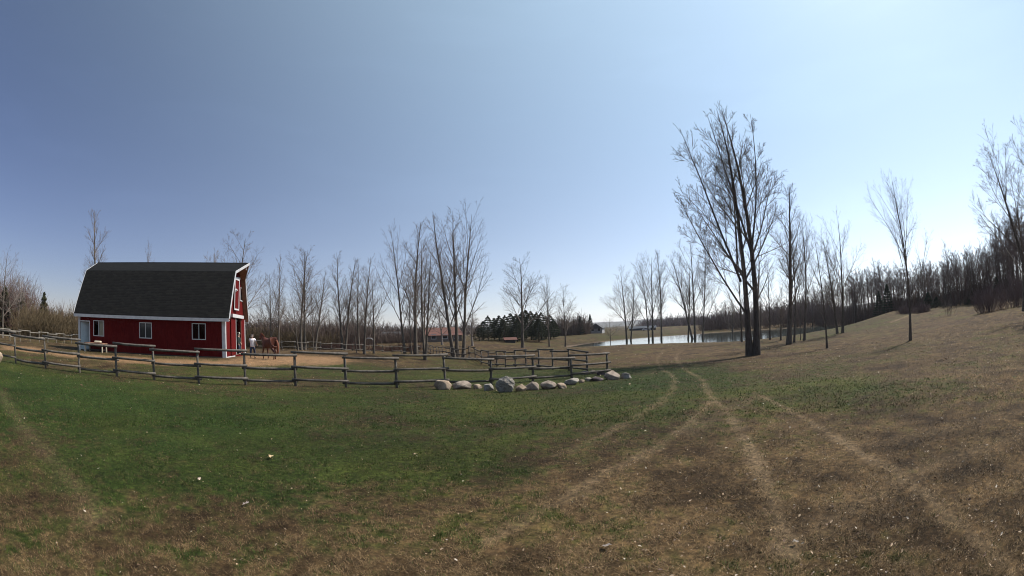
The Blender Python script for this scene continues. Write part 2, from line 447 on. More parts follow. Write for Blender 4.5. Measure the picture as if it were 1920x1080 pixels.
# terrain: one sheet, fine where the photograph looks, out to the horizon
angs = np.concatenate([np.linspace(-84, 84, 760), np.linspace(84, 276, 50)[1:-1]])
rads = np.concatenate([[.4,.9], np.geomspace(1.4, 230, 270), np.geomspace(240, 6000, 26)])
_a, _r = np.meshgrid(np.radians(angs), rads)
tx = (_r*np.sin(_a)).ravel(); ty = (_r*np.cos(_a)).ravel()
tz = height(tx, ty)
tx = np.append(tx, 0); ty = np.append(ty, 0); tz = np.append(tz, H1(0, 0))
na, nr = len(angs), len(rads)
i = np.arange(nr-1)[:,None]*na; j = np.arange(na)[None]; j2 = (j+1) % na
quads = np.stack([i+j, i+na+j, i+na+j2, i+j2], -1).reshape(-1, 4)[:, ::-1]
tris = np.stack([np.full(na, nr*na), np.arange(na), (np.arange(na)+1) % na], -1)[:, ::-1]
tcol, _, _, _ = ground_color(tx, ty)
m, n, l, b = mat_new('turf_ground')
at_ = n.new('ShaderNodeAttribute'); at_.attribute_name = 'tint'
geo = n.new('ShaderNodeNewGeometry')
f1 = noise_node(n, l, 14, 6, .75, vec=geo.outputs['Position'])
f2 = noise_node(n, l, 2.2, 5, .7, vec=geo.outputs['Position'])
r1 = ramp(n, l, f1.outputs['Fac'], [(.30, (.25,.23,.21)), (.5, (.8,.8,.8)), (.70, (1.85,1.75,1.6))])
r2 = ramp(n, l, f2.outputs['Fac'], [(.3, (.65,.66,.62)), (.7, (1.25,1.2,1.15))])
mx = n.new('ShaderNodeMix'); mx.data_type = 'RGBA'; mx.blend_type = 'MULTIPLY'; mx.inputs[0].default_value = 1
l.new(at_.outputs['Color'], mx.inputs[6]); l.new(r1.outputs[0], mx.inputs[7])
mx2 = n.new('ShaderNodeMix'); mx2.data_type = 'RGBA'; mx2.blend_type = 'MULTIPLY'; mx2.inputs[0].default_value = 1
l.new(mx.outputs[2], mx2.inputs[6]); l.new(r2.outputs[0], mx2.inputs[7])
l.new(mx2.outputs[2], b.inputs['Base Color'])
b.inputs['Roughness'].default_value = .95; b.inputs['Specular IOR Level'].default_value = .1
bp = n.new('ShaderNodeBump'); bp.inputs['Strength'].default_value = .9; bp.inputs['Distance'].default_value = .05
l.new(f1.outputs['Fac'], bp.inputs['Height']); l.new(bp.outputs[0], b.inputs['Normal'])
M_ground = m
link('ground', mesh_np('ground', np.stack([tx, ty, tz], 1), [quads, tris], M_ground, True, tcol), kind='structure')

# pond
c = SHORE.mean(0)
out = SHORE + (SHORE-c)/np.linalg.norm(SHORE-c, axis=1)[:,None]*1.2
wv = [(x, y, POND_Z) for x, y in out] + [(c[0], c[1], POND_Z)]
m, n, l, b = mat_new('pond_water')
b.inputs['Base Color'].default_value = (.035,.045,.04,1); b.inputs['Roughness'].default_value = .04
b.inputs['IOR'].default_value = 1.33; b.inputs['Specular IOR Level'].default_value = .5
nz = noise_node(n, l, 1.6, 3, .5, stretch=(1, 2.2, 1)); nz2 = noise_node(n, l, .12, 2, .5)
bp = n.new('ShaderNodeBump'); bp.inputs['Strength'].default_value = .35; bp.inputs['Distance'].default_value = .03
mm = n.new('ShaderNodeMath'); mm.operation = 'MULTIPLY'; l.new(nz.outputs['Fac'], mm.inputs[0]); l.new(nz2.outputs['Fac'], mm.inputs[1])
l.new(mm.outputs[0], bp.inputs['Height']); l.new(bp.outputs[0], b.inputs['Normal'])
link('pond_water', mesh_np('pond_water', wv, [np.array([(i, (i+1) % len(out), len(out)) for i in range(len(out))])[:, ::1]], m), kind='structure')

# distant hills on the horizon
M_hill = simple('wooded_hills', (.05,.05,.045), (.10,.09,.08), .01, .95)
def ridge(name, az0, az1, d, h, seed):
    A = np.radians(np.linspace(az0, az1, 160)); prof = []
    V = []; k = len(A)
    hh = h*(.35+.9*fbm(A*9+seed, A*0+seed, seed, 4))*np.sin(np.linspace(0.12, pi-.12, k))**.35
    for rr, s in ((d-350, 0), (d-120, .75), (d, 1), (d+250, .8), (d+700, 0)):
        for a_, h_ in zip(A, hh): V.append((rr*sin(a_), rr*cos(a_), -6 + (h_+6)*s))
    F = [(r*k+q, r*k+q+1, (r+1)*k+q+1, (r+1)*k+q) for r in range(4) for q in range(k-1)]
    link(name, mesh_np(name, V, [np.array(F)[:, ::-1]], M_hill, True), kind='structure')
ridge('distant_hills', -8, 46, 2300, 26, 5)
ridge('far_hills', -95, 2, 1900, 16, 9)
ridge('low_hills', 40, 100, 1500, 18, 14)

# ------------------------------------------------------------------ bare trees
def _norm(v): return v/np.maximum(np.linalg.norm(v, axis=-1, keepdims=True), 1e-9)
def tubes(P, R, sides):
    N, K, _ = P.shape
    d = _norm(P[:,-1]-P[:,0])
    ref = np.where(np.abs(d[:,2:3]) > .9, np.array([[1.,.1,0]]), np.array([[0.1,.2,1.]]))
    a = _norm(np.cross(d, ref)); b_ = np.cross(d, a)
    t = np.arange(sides)*2*pi/sides
    ring = np.cos(t)[None,:,None]*a[:,None]+np.sin(t)[None,:,None]*b_[:,None]       # N,s,3
    V = P[:,:,None,:] + R[:,:,None,None]*ring[:,None]
    base = (np.arange(N)*K*sides)[:,None,None]; k = (np.arange(K-1)*sides)[None,:,None]; s = np.arange(sides)[None,None]
    s2 = (s+1) % sides
    F = np.stack([base+k+s, base+k+s2, base+k+sides+s2, base+k+sides+s], -1).reshape(-1, 4)
    return V.reshape(-1, 3), F
def grow(P0, D0, L, K, up, wob, rng):
    N = len(P0); pts = [P0]; d = _norm(D0)
    step = (L/(K-1))[:,None]
    for q in range(K-1):
        d = _norm(d + np.array([[0,0,1.]])*up/(K-1) + rng.normal(0, wob, (N,3)))
        pts.append(pts[-1]+d*step)
    return np.stack(pts, 1)
def children(P, R, L, M, t0, t1, ang, ratio, lenf, rng, rr=.6):
    N, K, _ = P.shape
    t = t0 + (t1-t0)*(np.arange(M)[None]+rng.uniform(0, 1, (N,M)))/M
    f = t*(K-1); k = np.minimum(f.astype(int), K-2); w = (f-k)[...,None]
    ii = np.arange(N)[:,None]
    p = P[ii,k]*(1-w)+P[ii,k+1]*w
    tan_ = _norm(P[ii,k+1]-P[ii,k])
    r = (R[ii,k]*(1-w[...,0])+R[ii,k+1]*w[...,0])
    az = np.cumsum(np.full((N,M), 2.4), 1)+rng.uniform(0, 6.3, (N,1))+rng.normal(0,.4,(N,M))
    ref = np.where(np.abs(tan_[...,2:3]) > .95, np.array([1.,0,0]), np.array([0,0,1.]))
    a = _norm(np.cross(tan_, ref)); b_ = np.cross(tan_, a)
    side = np.cos(az)[...,None]*a+np.sin(az)[...,None]*b_
    an = ang*(1+rng.normal(0,.18,(N,M)))[...,None]
    d = tan_*np.cos(an)+side*np.sin(an)
    ln = L[:,None]*ratio*lenf(t)*rng.uniform(.7, 1.2, (N,M))
    r0 = np.minimum(r*rr, ln*.0165+.003)
    # short branches carry fewer shoots
    prob = np.clip(L/(1.05*np.percentile(L, 65)), .5, 1)[:,None]*np.ones((N,M)) if N > 6 else np.ones((N,M))
    k_ = (rng.uniform(0, 1, (N,M)) < prob).ravel()
    return p.reshape(-1,3)[k_], d.reshape(-1,3)[k_], ln.ravel()[k_], r0.ravel()[k_]
STYLES = {
 #            limbs n, angle, ratio, up ; subs ; twigs ; twiglets
 'oval':   dict(n=(15,10,9,6), ang=(.66,.62,.60,.6), rat=(.46,.50,.46,.5), up=(.20,.25,.15,.1), t0=.18),
 'narrow': dict(n=(17,9,8,5), ang=(.48,.55,.6,.6), rat=(.31,.50,.48,.5), up=(.2,.25,.15,.1), t0=.20),
 'vase':   dict(n=(11,10,8,6), ang=(.46,.55,.58,.6), rat=(.62,.44,.44,.5), up=(.10,.25,.15,.1), t0=.15),
 'sparse': dict(n=(12,9,8,5), ang=(.50,.58,.6,.6), rat=(.50,.46,.46,.5), up=(.14,.25,.15,.1), t0=.18),
 'wood':   dict(n=(13,8,7,0), ang=(.50,.55,.6,.6), rat=(.33,.50,.50,.5), up=(.25,.25,.2,.1), t0=.30),
 'giant':  dict(n=(11,9,8,5), ang=(.52,.58,.6,.6), rat=(.32,.48,.48,.5), up=(.22,.25,.15,.1), t0=.16),
 'round':  dict(n=(13,9,7,4), ang=(.95,.75,.6,.6), rat=(.55,.52,.42,.5), up=(.4,.25,.2,.1), t0=.24),
}
def make_tree_mesh(name, seed, style, H=12.0, stems=((0,0,1.0,0.0),), twig_r=.0047, mats=(None, None), thick=1.0, base_r=None):
    """stems: (lean x, lean y, height share, offset)"""
    rng = np.random.default_rng(seed); S = STYLES[style]; twig_r = twig_r or .0048
    tv, tf, cv, cf = [], [], [], []
    def put(vs, fs, V, F):
        fs.append(F + sum(len(v) for v in vs)); vs.append(V)
    for st in stems:
        lx, ly, hs, off = st[:4]; z0, rf = (st[4], st[5]) if len(st) > 4 else (-.25, 1.0)
        K = 11; L = np.array([H*hs*.97])
        P = grow(np.array([[off, 0, z0]]), np.array([[lx, ly, 1.]]), L, K, .45*(hypot(lx, ly) > .05), .017, rng)
        r0 = (base_r or H*.0108*thick)*(.55+.45*hs)/(1 if len(stems) == 1 else 1.12)*rf
        tt = np.linspace(0, 1, K)
        R = (r0*(1-tt)**.85*(1+(.55 if z0 < 0 else 0)*np.exp(-tt*16))+.010)[None]
        V, F = tubes(P, R, 9); put(tv, tf, V, F)
        p, d, ln, rr = children(P, R, L, S['n'][0], S['t0'], .97, S['ang'][0], S['rat'][0], lambda t: (1.12-t)**.75*1.05, rng, .46)
        P1 = grow(p, d, ln, 7, S['up'][0], .026, rng); R1 = rr[:,None]*np.linspace(1, .22, 7)[None]
        V, F = tubes(P1, np.maximum(R1, twig_r*1.2), 5); put(cv, cf, V, F)
        lv = [(P1, R1, ln)]
        # the leader's own top carries small branches too
        pt, dt, lt, rt = children(P, R, L, max(5, S['n'][0]//2), .40, .95, .55, .13, lambda t: 1.2-t*.6, rng, .4)
        Pt = grow(pt, dt, lt, 5, .5, .08, rng); Rt = rt[:,None]*np.linspace(1,.3,5)[None]
        V, F = tubes(Pt, np.maximum(Rt, twig_r), 4); put(cv, cf, V, F)
        p, d, ln2, rr2 = children(P1, R1, ln, S['n'][1], .14, .98, S['ang'][1], S['rat'][1], lambda t: 1.12-t*.7, rng, .55)
        P2 = grow(p, d, ln2, 5, S['up'][1], .032, rng); R2 = rr2[:,None]*np.linspace(1,.3,5)[None]
        V, F = tubes(P2, np.maximum(R2, twig_r), 4); put(cv, cf, V, F)
        P2 = np.concatenate([P2, Pt]); R2 = np.concatenate([R2, Rt]); ln2 = np.concatenate([ln2, lt])
        p, d, ln3, rr3 = children(P2, R2, ln2, S['n'][2], .12, 1.0, S['ang'][2], S['rat'][2], lambda t: 1.1-t*.55, rng, .55)
        P3 = grow(p, d, ln3, 4, S['up'][2], .075, rng); R3 = np.maximum(rr3[:,None], twig_r)*np.linspace(1,.45,4)[None]
        V, F = tubes(P3, np.maximum(R3, twig_r*.7), 3); put(cv, cf, V, F)
        if S['n'][3]:
            p, d, ln4, rr4 = children(P3, R3, ln3, S['n'][3], .2, 1.0, S['ang'][3], S['rat'][3], lambda t: 1.1-t*.5, rng, .7)
            P4 = grow(p, d, np.maximum(ln4, .07), 3, S['up'][3], .07, rng); R4 = np.full((len(P4),3), twig_r)*np.linspace(1,.5,3)[None]
            V, F = tubes(P4, R4*.8, 3); put(cv, cf, V, F)
    if mats[0] is None: mats = (M_bark, M_twig)
    tv = np.concatenate(tv); cv = np.concatenate(cv); top = max(cv[:,2].max(), tv[:,2].max())
    wid = np.percentile(np.hypot(cv[:,0], cv[:,1]), 88)
    return dict(trunk=mesh_np('trunk', tv, [np.concatenate(tf)], mats[0], True), crown=mesh_np('crown', cv, [np.concatenate(cf)], mats[1], False), top=float(top), wid=float(wid), cv=cv, cf=np.concatenate(cf), tv=tv, tf=np.concatenate(tf))

PROTO = {
 'oval1': make_tree_mesh('oval', 1, 'oval', 12), 'oval2': make_tree_mesh('oval', 2, 'oval', 12),
 'narrow1': make_tree_mesh('narrow', 3, 'narrow', 13), 'narrow2': make_tree_mesh('narrow', 4, 'narrow', 13),
 'vase1': make_tree_mesh('vase', 5, 'vase', 13), 'vase2': make_tree_mesh('vase', 6, 'vase', 13),
 'sparse1': make_tree_mesh('sparse', 7, 'sparse', 12), 'sparse2': make_tree_mesh('sparse', 8, 'sparse', 12),
 'round1': make_tree_mesh('round', 9, 'round', 11), 
 'twin1': make_tree_mesh('twin', 10, 'narrow', 14, ((-.10,.02,.95,-.12),(.07,-.03,1.0,.12))),
 'twin2': make_tree_mesh('twin', 12, 'sparse', 13, ((-.16,.02,.9,-.1),(.03,-.03,1.0,.1))),
 'multi1': make_tree_mesh('multi', 13, 'sparse', 15, ((-.26,.05,.9,-.25),(-.02,-.05,1.0,0),(.12,.08,.93,.22))),
 'pale1': make_tree_mesh('pale', 14, 'oval', 12, mats=(M_twig_pale, M_twig_pale), twig_r=.009),
 'pale2': make_tree_mesh('pale', 15, 'narrow', 12, mats=(M_twig_pale, M_twig_pale), twig_r=.009),
}
WOODP = [make_tree_mesh('wood', 40+k, 'wood', 14, twig_r=.014, mats=(M_bark, M_wood_twig), thick=.9) for k in range(5)]
def place_tree(px, py, d, tx_, ty_, proto, width, label, group='bare trees', rz=None, name='bare_tree', category='tree', base=None, asis=False):
    """base pixel (or distance when the foot is hidden), crown-top pixel, crown width in photograph pixels"""
    T = PROTO[proto] if isinstance(proto, str) else proto
    if base is not None: x, y = base
    elif d is None: x, y = G(px, py)
    else: x, y, _ = ground_at(px, d)
    z = H1(x, y); dd = hypot(x, y)
    az_t, el_t = azel(tx_, ty_)
    top = EYE + dd*tan(el_t) - z
    az_b = atan2(x, y)
    side = dd*(az_t-az_b)                      # how far the top leans sideways
    s = top/T['top']
    wpx = width/815.0*dd/2
    sx = min(max(wpx/max(T['wid'], .1), .45*s), 2.2*s)
    e = empty(name, (x, y, z-.02), label, category, group)
    lean = atan2(side, top)
    if asis: lean = 0; sx = s
    rz = random.uniform(0, 6.28) if rz is None else rz
    R = Matrix.Rotation(lean, 4, Vector((cos(az_b), -sin(az_b), 0)).cross(Vector((0,0,1))).normalized() * -1) if abs(lean) > .004 else Matrix.Identity(4)
    # lean axis: horizontal, pointing along the line of sight
    R = Matrix.Rotation(lean, 4, Vector((sin(az_b), cos(az_b), 0)))
    M = Matrix.Translation((x, y, z-.02)) @ R @ Matrix.Rotation(rz, 4, 'Z') @ Matrix.Diagonal((sx, sx, s, 1))
    e.matrix_world = M
    link('trunk', T['trunk'], e); link('crown', T['crown'], e)
    return e

TREES = [
 (5,None,55,16,462,'round1',120,'bare tree with spreading limbs at the far left edge, above the brush'),
 (34,None,72,36,515,'pale1',75,'pale grey bare tree among the brush, just left of the small pointed cedar'),
 (186,None,56,188,388,'narrow2',62,'tall pale bare tree rising behind the left end of the barn roof'),
 (284,None,80,283,445,'narrow1',36,'thin bare tree top showing over the middle of the barn ridge'),
 (446,None,58,446,426,'oval2',120,'broad bare tree rising behind the right end of the barn roof'),
 (400,None,66,402,462,'pale1',50,'short pale bare tree behind the barn, left of the broad one'),
 (509,655,None,508,503,'oval1',58,'shorter bare tree directly behind the horse'),
 (523,663,None,526,466,'narrow1',38,'slender bare tree just right of the horse, taller than its left neighbour'),
 (559,657,None,548,540,'sparse1',44,'thin low bare tree left of the thick trunk, first group past the horse'),
 (565,656.5,None,563,456,'oval2',100,'tallest bare tree of the first group, right of the horse, forked limbs'),
 (572,656,None,578,468,'narrow2',46,'straight bare tree right behind the thick trunk of the first group'),
 (588,657,None,586,536,'sparse2',40,'low twin-stemmed bare tree at the right of the first group'),
 (591,657,None,613,496,'narrow1',46,'bare tree leaning right at the end of the first group'),
 (620,646,None,618,574,'round1',48,'small gnarled bare tree between the first and second groups'),
 (645,657,None,644,468,'twin1',56,'twin-trunked bare tree at the left of the second group behind the paddock'),
 (669,662,None,656,560,'sparse2',34,'slim low bare tree leaning left in the second group'),
 (673,657,None,672,496,'narrow2',40,'bare tree standing behind the middle of the second group'),
 (683,664,None,682,472,'narrow1',52,'tallest straight bare tree in the middle of the second group'),
 (701,663,None,712,502,'vase2',80,'bare tree with limbs spreading right at the end of the second group'),
 (759,663,None,738,412,'sparse1',78,'tall bare tree leaning left at the left of the third group'),
 (772,664,None,768,500,'sparse2',44,'slim bare tree between the leaning tree and the dark clump'),
 (780,664,None,777,414,'narrow2',66,'very tall straight bare tree in the third group'),
 (797,675,None,798,428,'multi1',105,'bare tree clump of three stems from one foot inside the paddock'),
 (854,670,None,838,384,'twin1',84,'tall twin-stemmed bare tree left of the lone tall tree at the paddock edge'),
 (869,670,None,882,368,'vase1',120,'tallest bare tree behind the paddock, its limbs spreading to the right'),
 (828,None,88,826,560,'pale1',62,'pale bare tree in front of the red roofed house'),
 (885,None,82,888,578,'pale2',62,'pale bushy bare tree between the red roofed house and the pines'),
 (980,652,None,974,470,'oval1',104,'rounded bare tree standing alone in front of the pine grove'),
 (1030,650,None,1024,512,'sparse1',46,'slim bare tree at the right end of the pine grove'),
 (1060,650,None,1060,530,'oval2',52,'small bare tree standing alone at the left tip of the pond'),
 (1145,647,None,1143,592,'round1',40,'stunted bare tree, leftmost at the pond edge'),
 (1175.5,644.5,None,1166,495,'oval2',66,'first full-size bare tree from the left on the pond bank'),
 (1182.5,644.5,None,1186,508,'narrow1',34,'slim bare tree right beside the first big one on the pond bank'),
 (1217,643.5,None,1204,486,'sparse1',52,'bare tree leaning left at the foot of a thick twin trunk on the pond bank'),
 (1224,643,None,1216,468,'vase2',80,'thick-footed bare tree with many upright limbs on the pond bank'),
 (1240,642,None,1238,466,'narrow2',32,'single straight pole-like bare tree on the pond bank'),
 (1290,641.5,None,1286,486,'narrow1',34,'thin bare tree just left of the leaning pair on the pond bank'),
 (1302,641,None,1276,442,'twin2',92,'leaning twin-trunked bare tree at the middle of the pond bank'),
 (1317,641,None,1318,454,'oval1',62,'bare tree right of the leaning twin trunks on the pond bank'),
 (1391,641.5,None,1382,462,'sparse2',62,'slender bare tree on the pond bank just left of the giant tree'),
 (1374,638,None,1372,560,'narrow2',24,'very thin low bare tree at the water left of the giant tree'),
 (1426,636,None,1424,540,'narrow1',24,'very thin low bare tree at the water right behind the giant trunk'),
 (1444,637,None,1434,476,'sparse1',54,'bare tree on the bank just right of the giant tree'),
 (1464,638,None,1460,536,'narrow2',28,'low thin bare tree between the giant tree and the tall pair'),
 (1479.5,646,None,1462,340,'narrow2',88,'very tall dark bare tree right of the giant tree'),
 (1489,642,None,1488,384,'vase2',80,'tall bare tree close behind the very tall dark one'),
 (1501,638,None,1496,520,'sparse2',26,'thin bare sapling between the tall pair and the left-leaning tree'),
 (1508,638.5,None,1502,392,'sparse1',74,'bare tree leaning left at the right of the tall pair'),
 (1551,653,None,1522,425,'sparse2',70,'thin dark bare tree nearer the camera, bowed to the left'),
 (1570,625.5,None,1548,440,'narrow1',50,'bare tree leaning left beside the broad tree at the end of the pond'),
 (1580,624,None,1564,388,'vase1',96,'broad bare tree at the right end of the pond'),
 (1707,638.5,None,1676,313,'vase2',118,'lone slender bare tree on the open slope casting a long shadow'),
]
for t in TREES:
    px, py, d, tx_, ty_, pr, w, lab = t
    grp = 'bare trees on the pond bank' if 1140 < px < 1600 else 'bare trees behind the paddock' if 500 < px < 1100 else 'bare trees behind the barn' if px < 500 else 'bare trees on the slope'
    place_tree(px, py, d, tx_, ty_, pr, w, lab, grp)
# the giant: two stems from one foot, the left one forking low
def big_tree():
    T = make_tree_mesh('giant', 77, 'giant', 19.5, ((.035,.03,1.0,.26,-.25,.95),(-.085,-.04,.98,-.20,-.25,.9),(-.70,.12,.52,-.40,2.9,.36),(-.22,.10,.60,.38,6.6,.42),(.30,-.12,.50,.42,7.4,.36),(-.32,-.15,.62,-.62,5.0,.42),(.04,.22,.57,-.75,6.2,.34)), twig_r=.009, mats=(M_bark_dark, M_twig), base_r=.262)
    return T
place_tree(1411, 666.5, None, 1392, 176, big_tree(), 190, 'giant dark bare tree with several stems from one foot, near the centre right', 'bare trees on the pond bank', rz=-azel(1411,666)[0], asis=True)
BIGR = make_tree_mesh('edge', 78, 'vase', 16, ((-.05,.0,1.0,0),), twig_r=.009)
BIGR2 = make_tree_mesh('edge', 79, 'twin' if False else 'oval', 16, ((-.12,.0,1.0,0),), twig_r=.009)
place_tree(1938, None, 36, 1858, 240, BIGR, 190, 'tall bare tree reaching in from the right edge, lower of the two', 'bare trees at the right edge')
place_tree(1962, None, 31, 1906, 204, BIGR2, 150, 'tallest bare tree at the right edge, cut by the frame', 'bare trees at the right edge')
#@@PART2
# ------------------------------------------------------------------ the wood on the right and beyond the pond
def in_view(x, y): return 1
def simple_copy(T, x, y, z, h, w, lean, label, group, name='bare_tree', category='tree', parts=True):
    s = h/T['top']
    e = empty(name, (x, y, z), label, category, group)
    e.matrix_world = Matrix.Translation((x, y, z)) @ Matrix.Rotation(lean, 4, 'Y') @ Matrix.Rotation(random.uniform(0, 6.28), 4, 'Z') @ Matrix.Diagonal((s*w, s*w, s, 1))
    link('trunk', T['trunk'], e); link('crown', T['crown'], e)
    return e
def edge_line(pts, n, depth, seed):
    """points in a belt behind a line of photograph columns and distances"""
    r = np.random.default_rng(seed); out = []
    pts = np.array(pts, float)
    for k in range(n):
        t = (k + r.uniform(0, 1))/n*(len(pts)-1); i = int(t); f = t-i; i = min(i, len(pts)-2)
        px, d = pts[i]*(1-f)+pts[i+1]*f
        d += r.uniform(0, 1)**1.3*depth
        out.append((px, d, r.uniform(0, 1)))
    return out
WOOD_EDGE = [(1600,112),(1650,112),(1700,106),(1740,98),(1780,90),(1820,84),(1860,80),(1900,74),(1960,66)]
WOOD_TOP = np.array([(1540,528),(1560,520),(1600,508),(1650,494),(1700,494),(1750,490),(1800,474),(1850,458),(1880,430),(1900,402),(1960,380)], float)
POND_TOP = np.array([(1300,600),(1340,566),(1400,560),(1450,556),(1490,540),(1540,524),(1620,505)], float)
def top_h(px, d, z, line, f):
    return max(1.5, (EYE + d*tan(azel(px, float(np.interp(px, line[:,0], line[:,1])))[1]) - z)*f)
def side_word(px, a, b_): return 'left' if px < a else 'middle' if px < b_ else 'right'
for px, d, u in edge_line(WOOD_EDGE, 165, 34, 3):
    x, y, z = ground_at(px, d)
    h = top_h(px, d, z, WOOD_TOP, .76+.36*u)
    wd = side_word(px, 1710, 1830)
    simple_copy(WOODP[int(u*977) % 5], x, y, z-.1, h, 1.0+.7*random.random(), random.gauss(0, .045),
                'tall narrow bare tree crowded in the %s part of the wood on the right' % wd, 'bare trees of the wood on the right, %s part' % wd)
POND_EDGE = [(1340,150),(1380,150),(1430,146),(1480,142),(1530,132),(1570,124),(1610,118)]
for px, d, u in edge_line(POND_EDGE, 52, 30, 4):
    x, y, z = ground_at(px, d)
    wd = side_word(px, 1430, 1520)
    simple_copy(WOODP[int(u*971) % 5], x, y, z-.1, top_h(px, d, z, POND_TOP, .65+.4*u), 1.3+.5*random.random(), random.gauss(0, .04),
                'bare tree crowded in the %s part of the wood beyond the pond' % wd, 'bare trees beyond the pond, %s part' % wd)
for px, tp, d, lab in [(1779,444,84,'leftmost tall tree spiking above the wood on the right'),(1788,458,88,'slightly lower spike right beside the leftmost tall one above the wood'),(1814,454,84,'left one of the middle pair of spikes above the wood'),(1823,448,88,'right one of the middle pair of spikes above the wood'),
   (1843,442,82,'tall spiky tree of the wood above the dense round shrub'),(1853,452,86,'tall tree of the wood just right of the one above the round shrub'),(1868,424,80,'tall tree where the wood begins to rise toward the right edge'),(1884,402,78,'taller tree of the wood left of the right edge cluster'),
   (1897,392,74,'tallest wood tree behind the slim cluster at the right edge'),(1909,394,72,'wood tree nearest the right edge, tall and dense'),(1642,480,112,'pale tall tree of the wood left of the lone slope tree'),(1727,484,104,'tall tree of the wood just right of the lone slope tree')]:
    x, y, z = ground_at(px+6, d)
    h = EYE + d*tan(azel(px, tp)[1]) - z
    simple_copy(WOODP[px % 5], x, y, z-.1, h, .8, -.02, lab, 'tallest bare trees of the wood')

def brush_mesh(name, pts, mat, seed, twig=.02, n=26, kids=7):
    """pts: x, y, z, height, width -> many upright wands with side twigs, one mesh"""
    rng = np.random.default_rng(seed)
    P0, D0, L, R = [], [], [], []
    for x, y, z, h, w in pts:
        k = n
        a = rng.uniform(0, 2*pi, k); q = rng.uniform(0, 1, k)**.6
        P0.append(np.stack([x+np.cos(a)*q*w*.35, y+np.sin(a)*q*w*.35, np.full(k, z-.15)], 1))
        D0.append(np.stack([np.cos(a)*q*w*.5/h*1.1, np.sin(a)*q*w*.5/h*1.1, np.ones(k)], 1)+rng.normal(0, .10, (k,3)))
        L.append(h*rng.uniform(.55, 1.0, k)*(1.05-.35*q)); R.append(np.full(k, twig*1.6))
    P0 = np.concatenate(P0); D0 = np.concatenate(D0); L = np.concatenate(L); R = np.concatenate(R)
    P = grow(P0, D0, L, 4, .1, .08, rng); RR = R[:,None]*np.linspace(1,.35,4)[None]
    V1, F1 = tubes(P, RR, 3)
    p, d, ln, rr = children(P, RR, L, kids, .2, 1.0, .65, .32, lambda t: 1.1-t*.5, rng, 1)
    Q = grow(p, d, ln, 3, .2, .12, rng); QR = np.full((len(Q),3), twig)*np.linspace(1,.4,3)[None]
    V2, F2 = tubes(Q, QR, 3)
    return mesh_np(name, np.concatenate([V1, V2]), [F1, F2+len(V1)], mat)
M_brush = simple('brush_twigs', (.10,.070,.055), (.19,.14,.115), .6, .9, spec=.1)
M_brush_olive = simple('olive_brush_twigs', (.085,.060,.034), (.14,.105,.06), .6, .9, spec=.1)
M_brush_dark = simple('dark_brush_twigs', (.10,.070,.068), (.17,.125,.12), .6, .9, spec=.1)
M_brush_wood = simple('wood_brush_twigs', (.075,.052,.045), (.14,.10,.088), .6, .9, spec=.1)
M_brush_red = simple('red_brush_twigs', (.085,.045,.036), (.14,.085,.07), .6, .9, spec=.1)
def belt(edge, n, depth, h0, h1, w, seed):
    out = []
    for px, d, u in edge_line(edge, n, depth, seed):
        x, y, z = ground_at(px, d); out.append((x, y, z, h0+(h1-h0)*u, w))
    return out
link('wood_undergrowth', brush_mesh('wood_undergrowth', belt(WOOD_EDGE, 210, 34, 2.2, 6.8, 4.5, 21), M_brush_wood, 31, .026, 20, 8), kind='stuff',
     label='dark tangled undergrowth filling the wood on the right', category='undergrowth')
link('shore_undergrowth', brush_mesh('shore_undergrowth', belt([(1318,152)]+POND_EDGE, 130, 34, 3.0, 7.5, 5, 22), M_brush_wood, 32, .034, 20, 8), kind='stuff',
     label='dark undergrowth filling the wood beyond the pond', category='undergrowth')
link('distant_wood', brush_mesh('distant_wood', belt([(1205,420),(1260,380),(1320,330),(1400,260),(1500,210),(1560,190)], 150, 60, 7, 12, 16, 23), M_brush_dark, 33, .16, 16, 6), kind='stuff',
     label='dark line of distant trees beyond the pond, left of the nearer wood', category='far trees')
link('left_distant_wood', brush_mesh('left_distant_wood', belt([(-20,150),(100,160),(300,170),(480,170),(600,190),(700,240),(800,260),(900,260)], 230, 50, 5.5, 10, 9, 24), M_brush, 34, .09, 18, 6), kind='stuff',
     label='far bare wood behind the brush on the left horizon', category='far trees')
link('olive_brush', brush_mesh('olive_brush', belt([(40,66),(70,64),(100,66),(130,70),(150,72)], 22, 6, 4.0, 5.8, 5.0, 25), M_brush_olive, 35, .022, 60, 9), kind='stuff',
     label='rounded olive brown brush behind the far fence left of the barn', category='brush')
link('red_brown_brush', brush_mesh('red_brown_brush', belt([(-10,74),(20,72),(60,72),(110,76),(150,78),(180,80)], 34, 10, 3.8, 6.6, 5.0, 26), M_brush_red, 36, .022, 50, 8), kind='stuff',
     label='reddish brown brush thicket at the far left', category='brush')
link('paddock_brush', brush_mesh('paddock_brush', belt([(455,78),(480,76),(520,76),(560,76),(610,80),(650,84),(690,88)], 56, 14, 3.2, 7.2, 5.5, 27), M_brush, 37, .028, 44, 8), kind='stuff',
     label='brown thicket behind the paddock trees', category='brush')
link('left_edge_thicket', brush_mesh('left_edge_thicket', belt([(-30,76),(0,76),(30,77),(58,78)], 20, 8, 7.5, 11.5, 5.0, 46), M_brush_red, 47, .022, 40, 9), kind='stuff',
     label='tall reddish brown thicket around the cedars at the left edge', category='brush')
link('yellow_brush', brush_mesh('yellow_brush', belt([(462,68),(476,68),(545,70),(560,72),(640,76)], 12, 3, 3.2, 4.4, 4.5, 28), M_brush_olive, 38, .022, 55, 9), kind='stuff',
     label='yellowish brush behind the horse and the first trees', category='brush')
link('red_twig_brush', brush_mesh('red_twig_brush', belt([(600,70),(640,72),(690,72),(740,72),(790,74)], 34, 4, 1.0, 1.9, 2.6, 29), M_brush_red, 39, .018, 34, 7), kind='stuff',
     label='low reddish brush along the grey fence behind the paddock', category='brush')
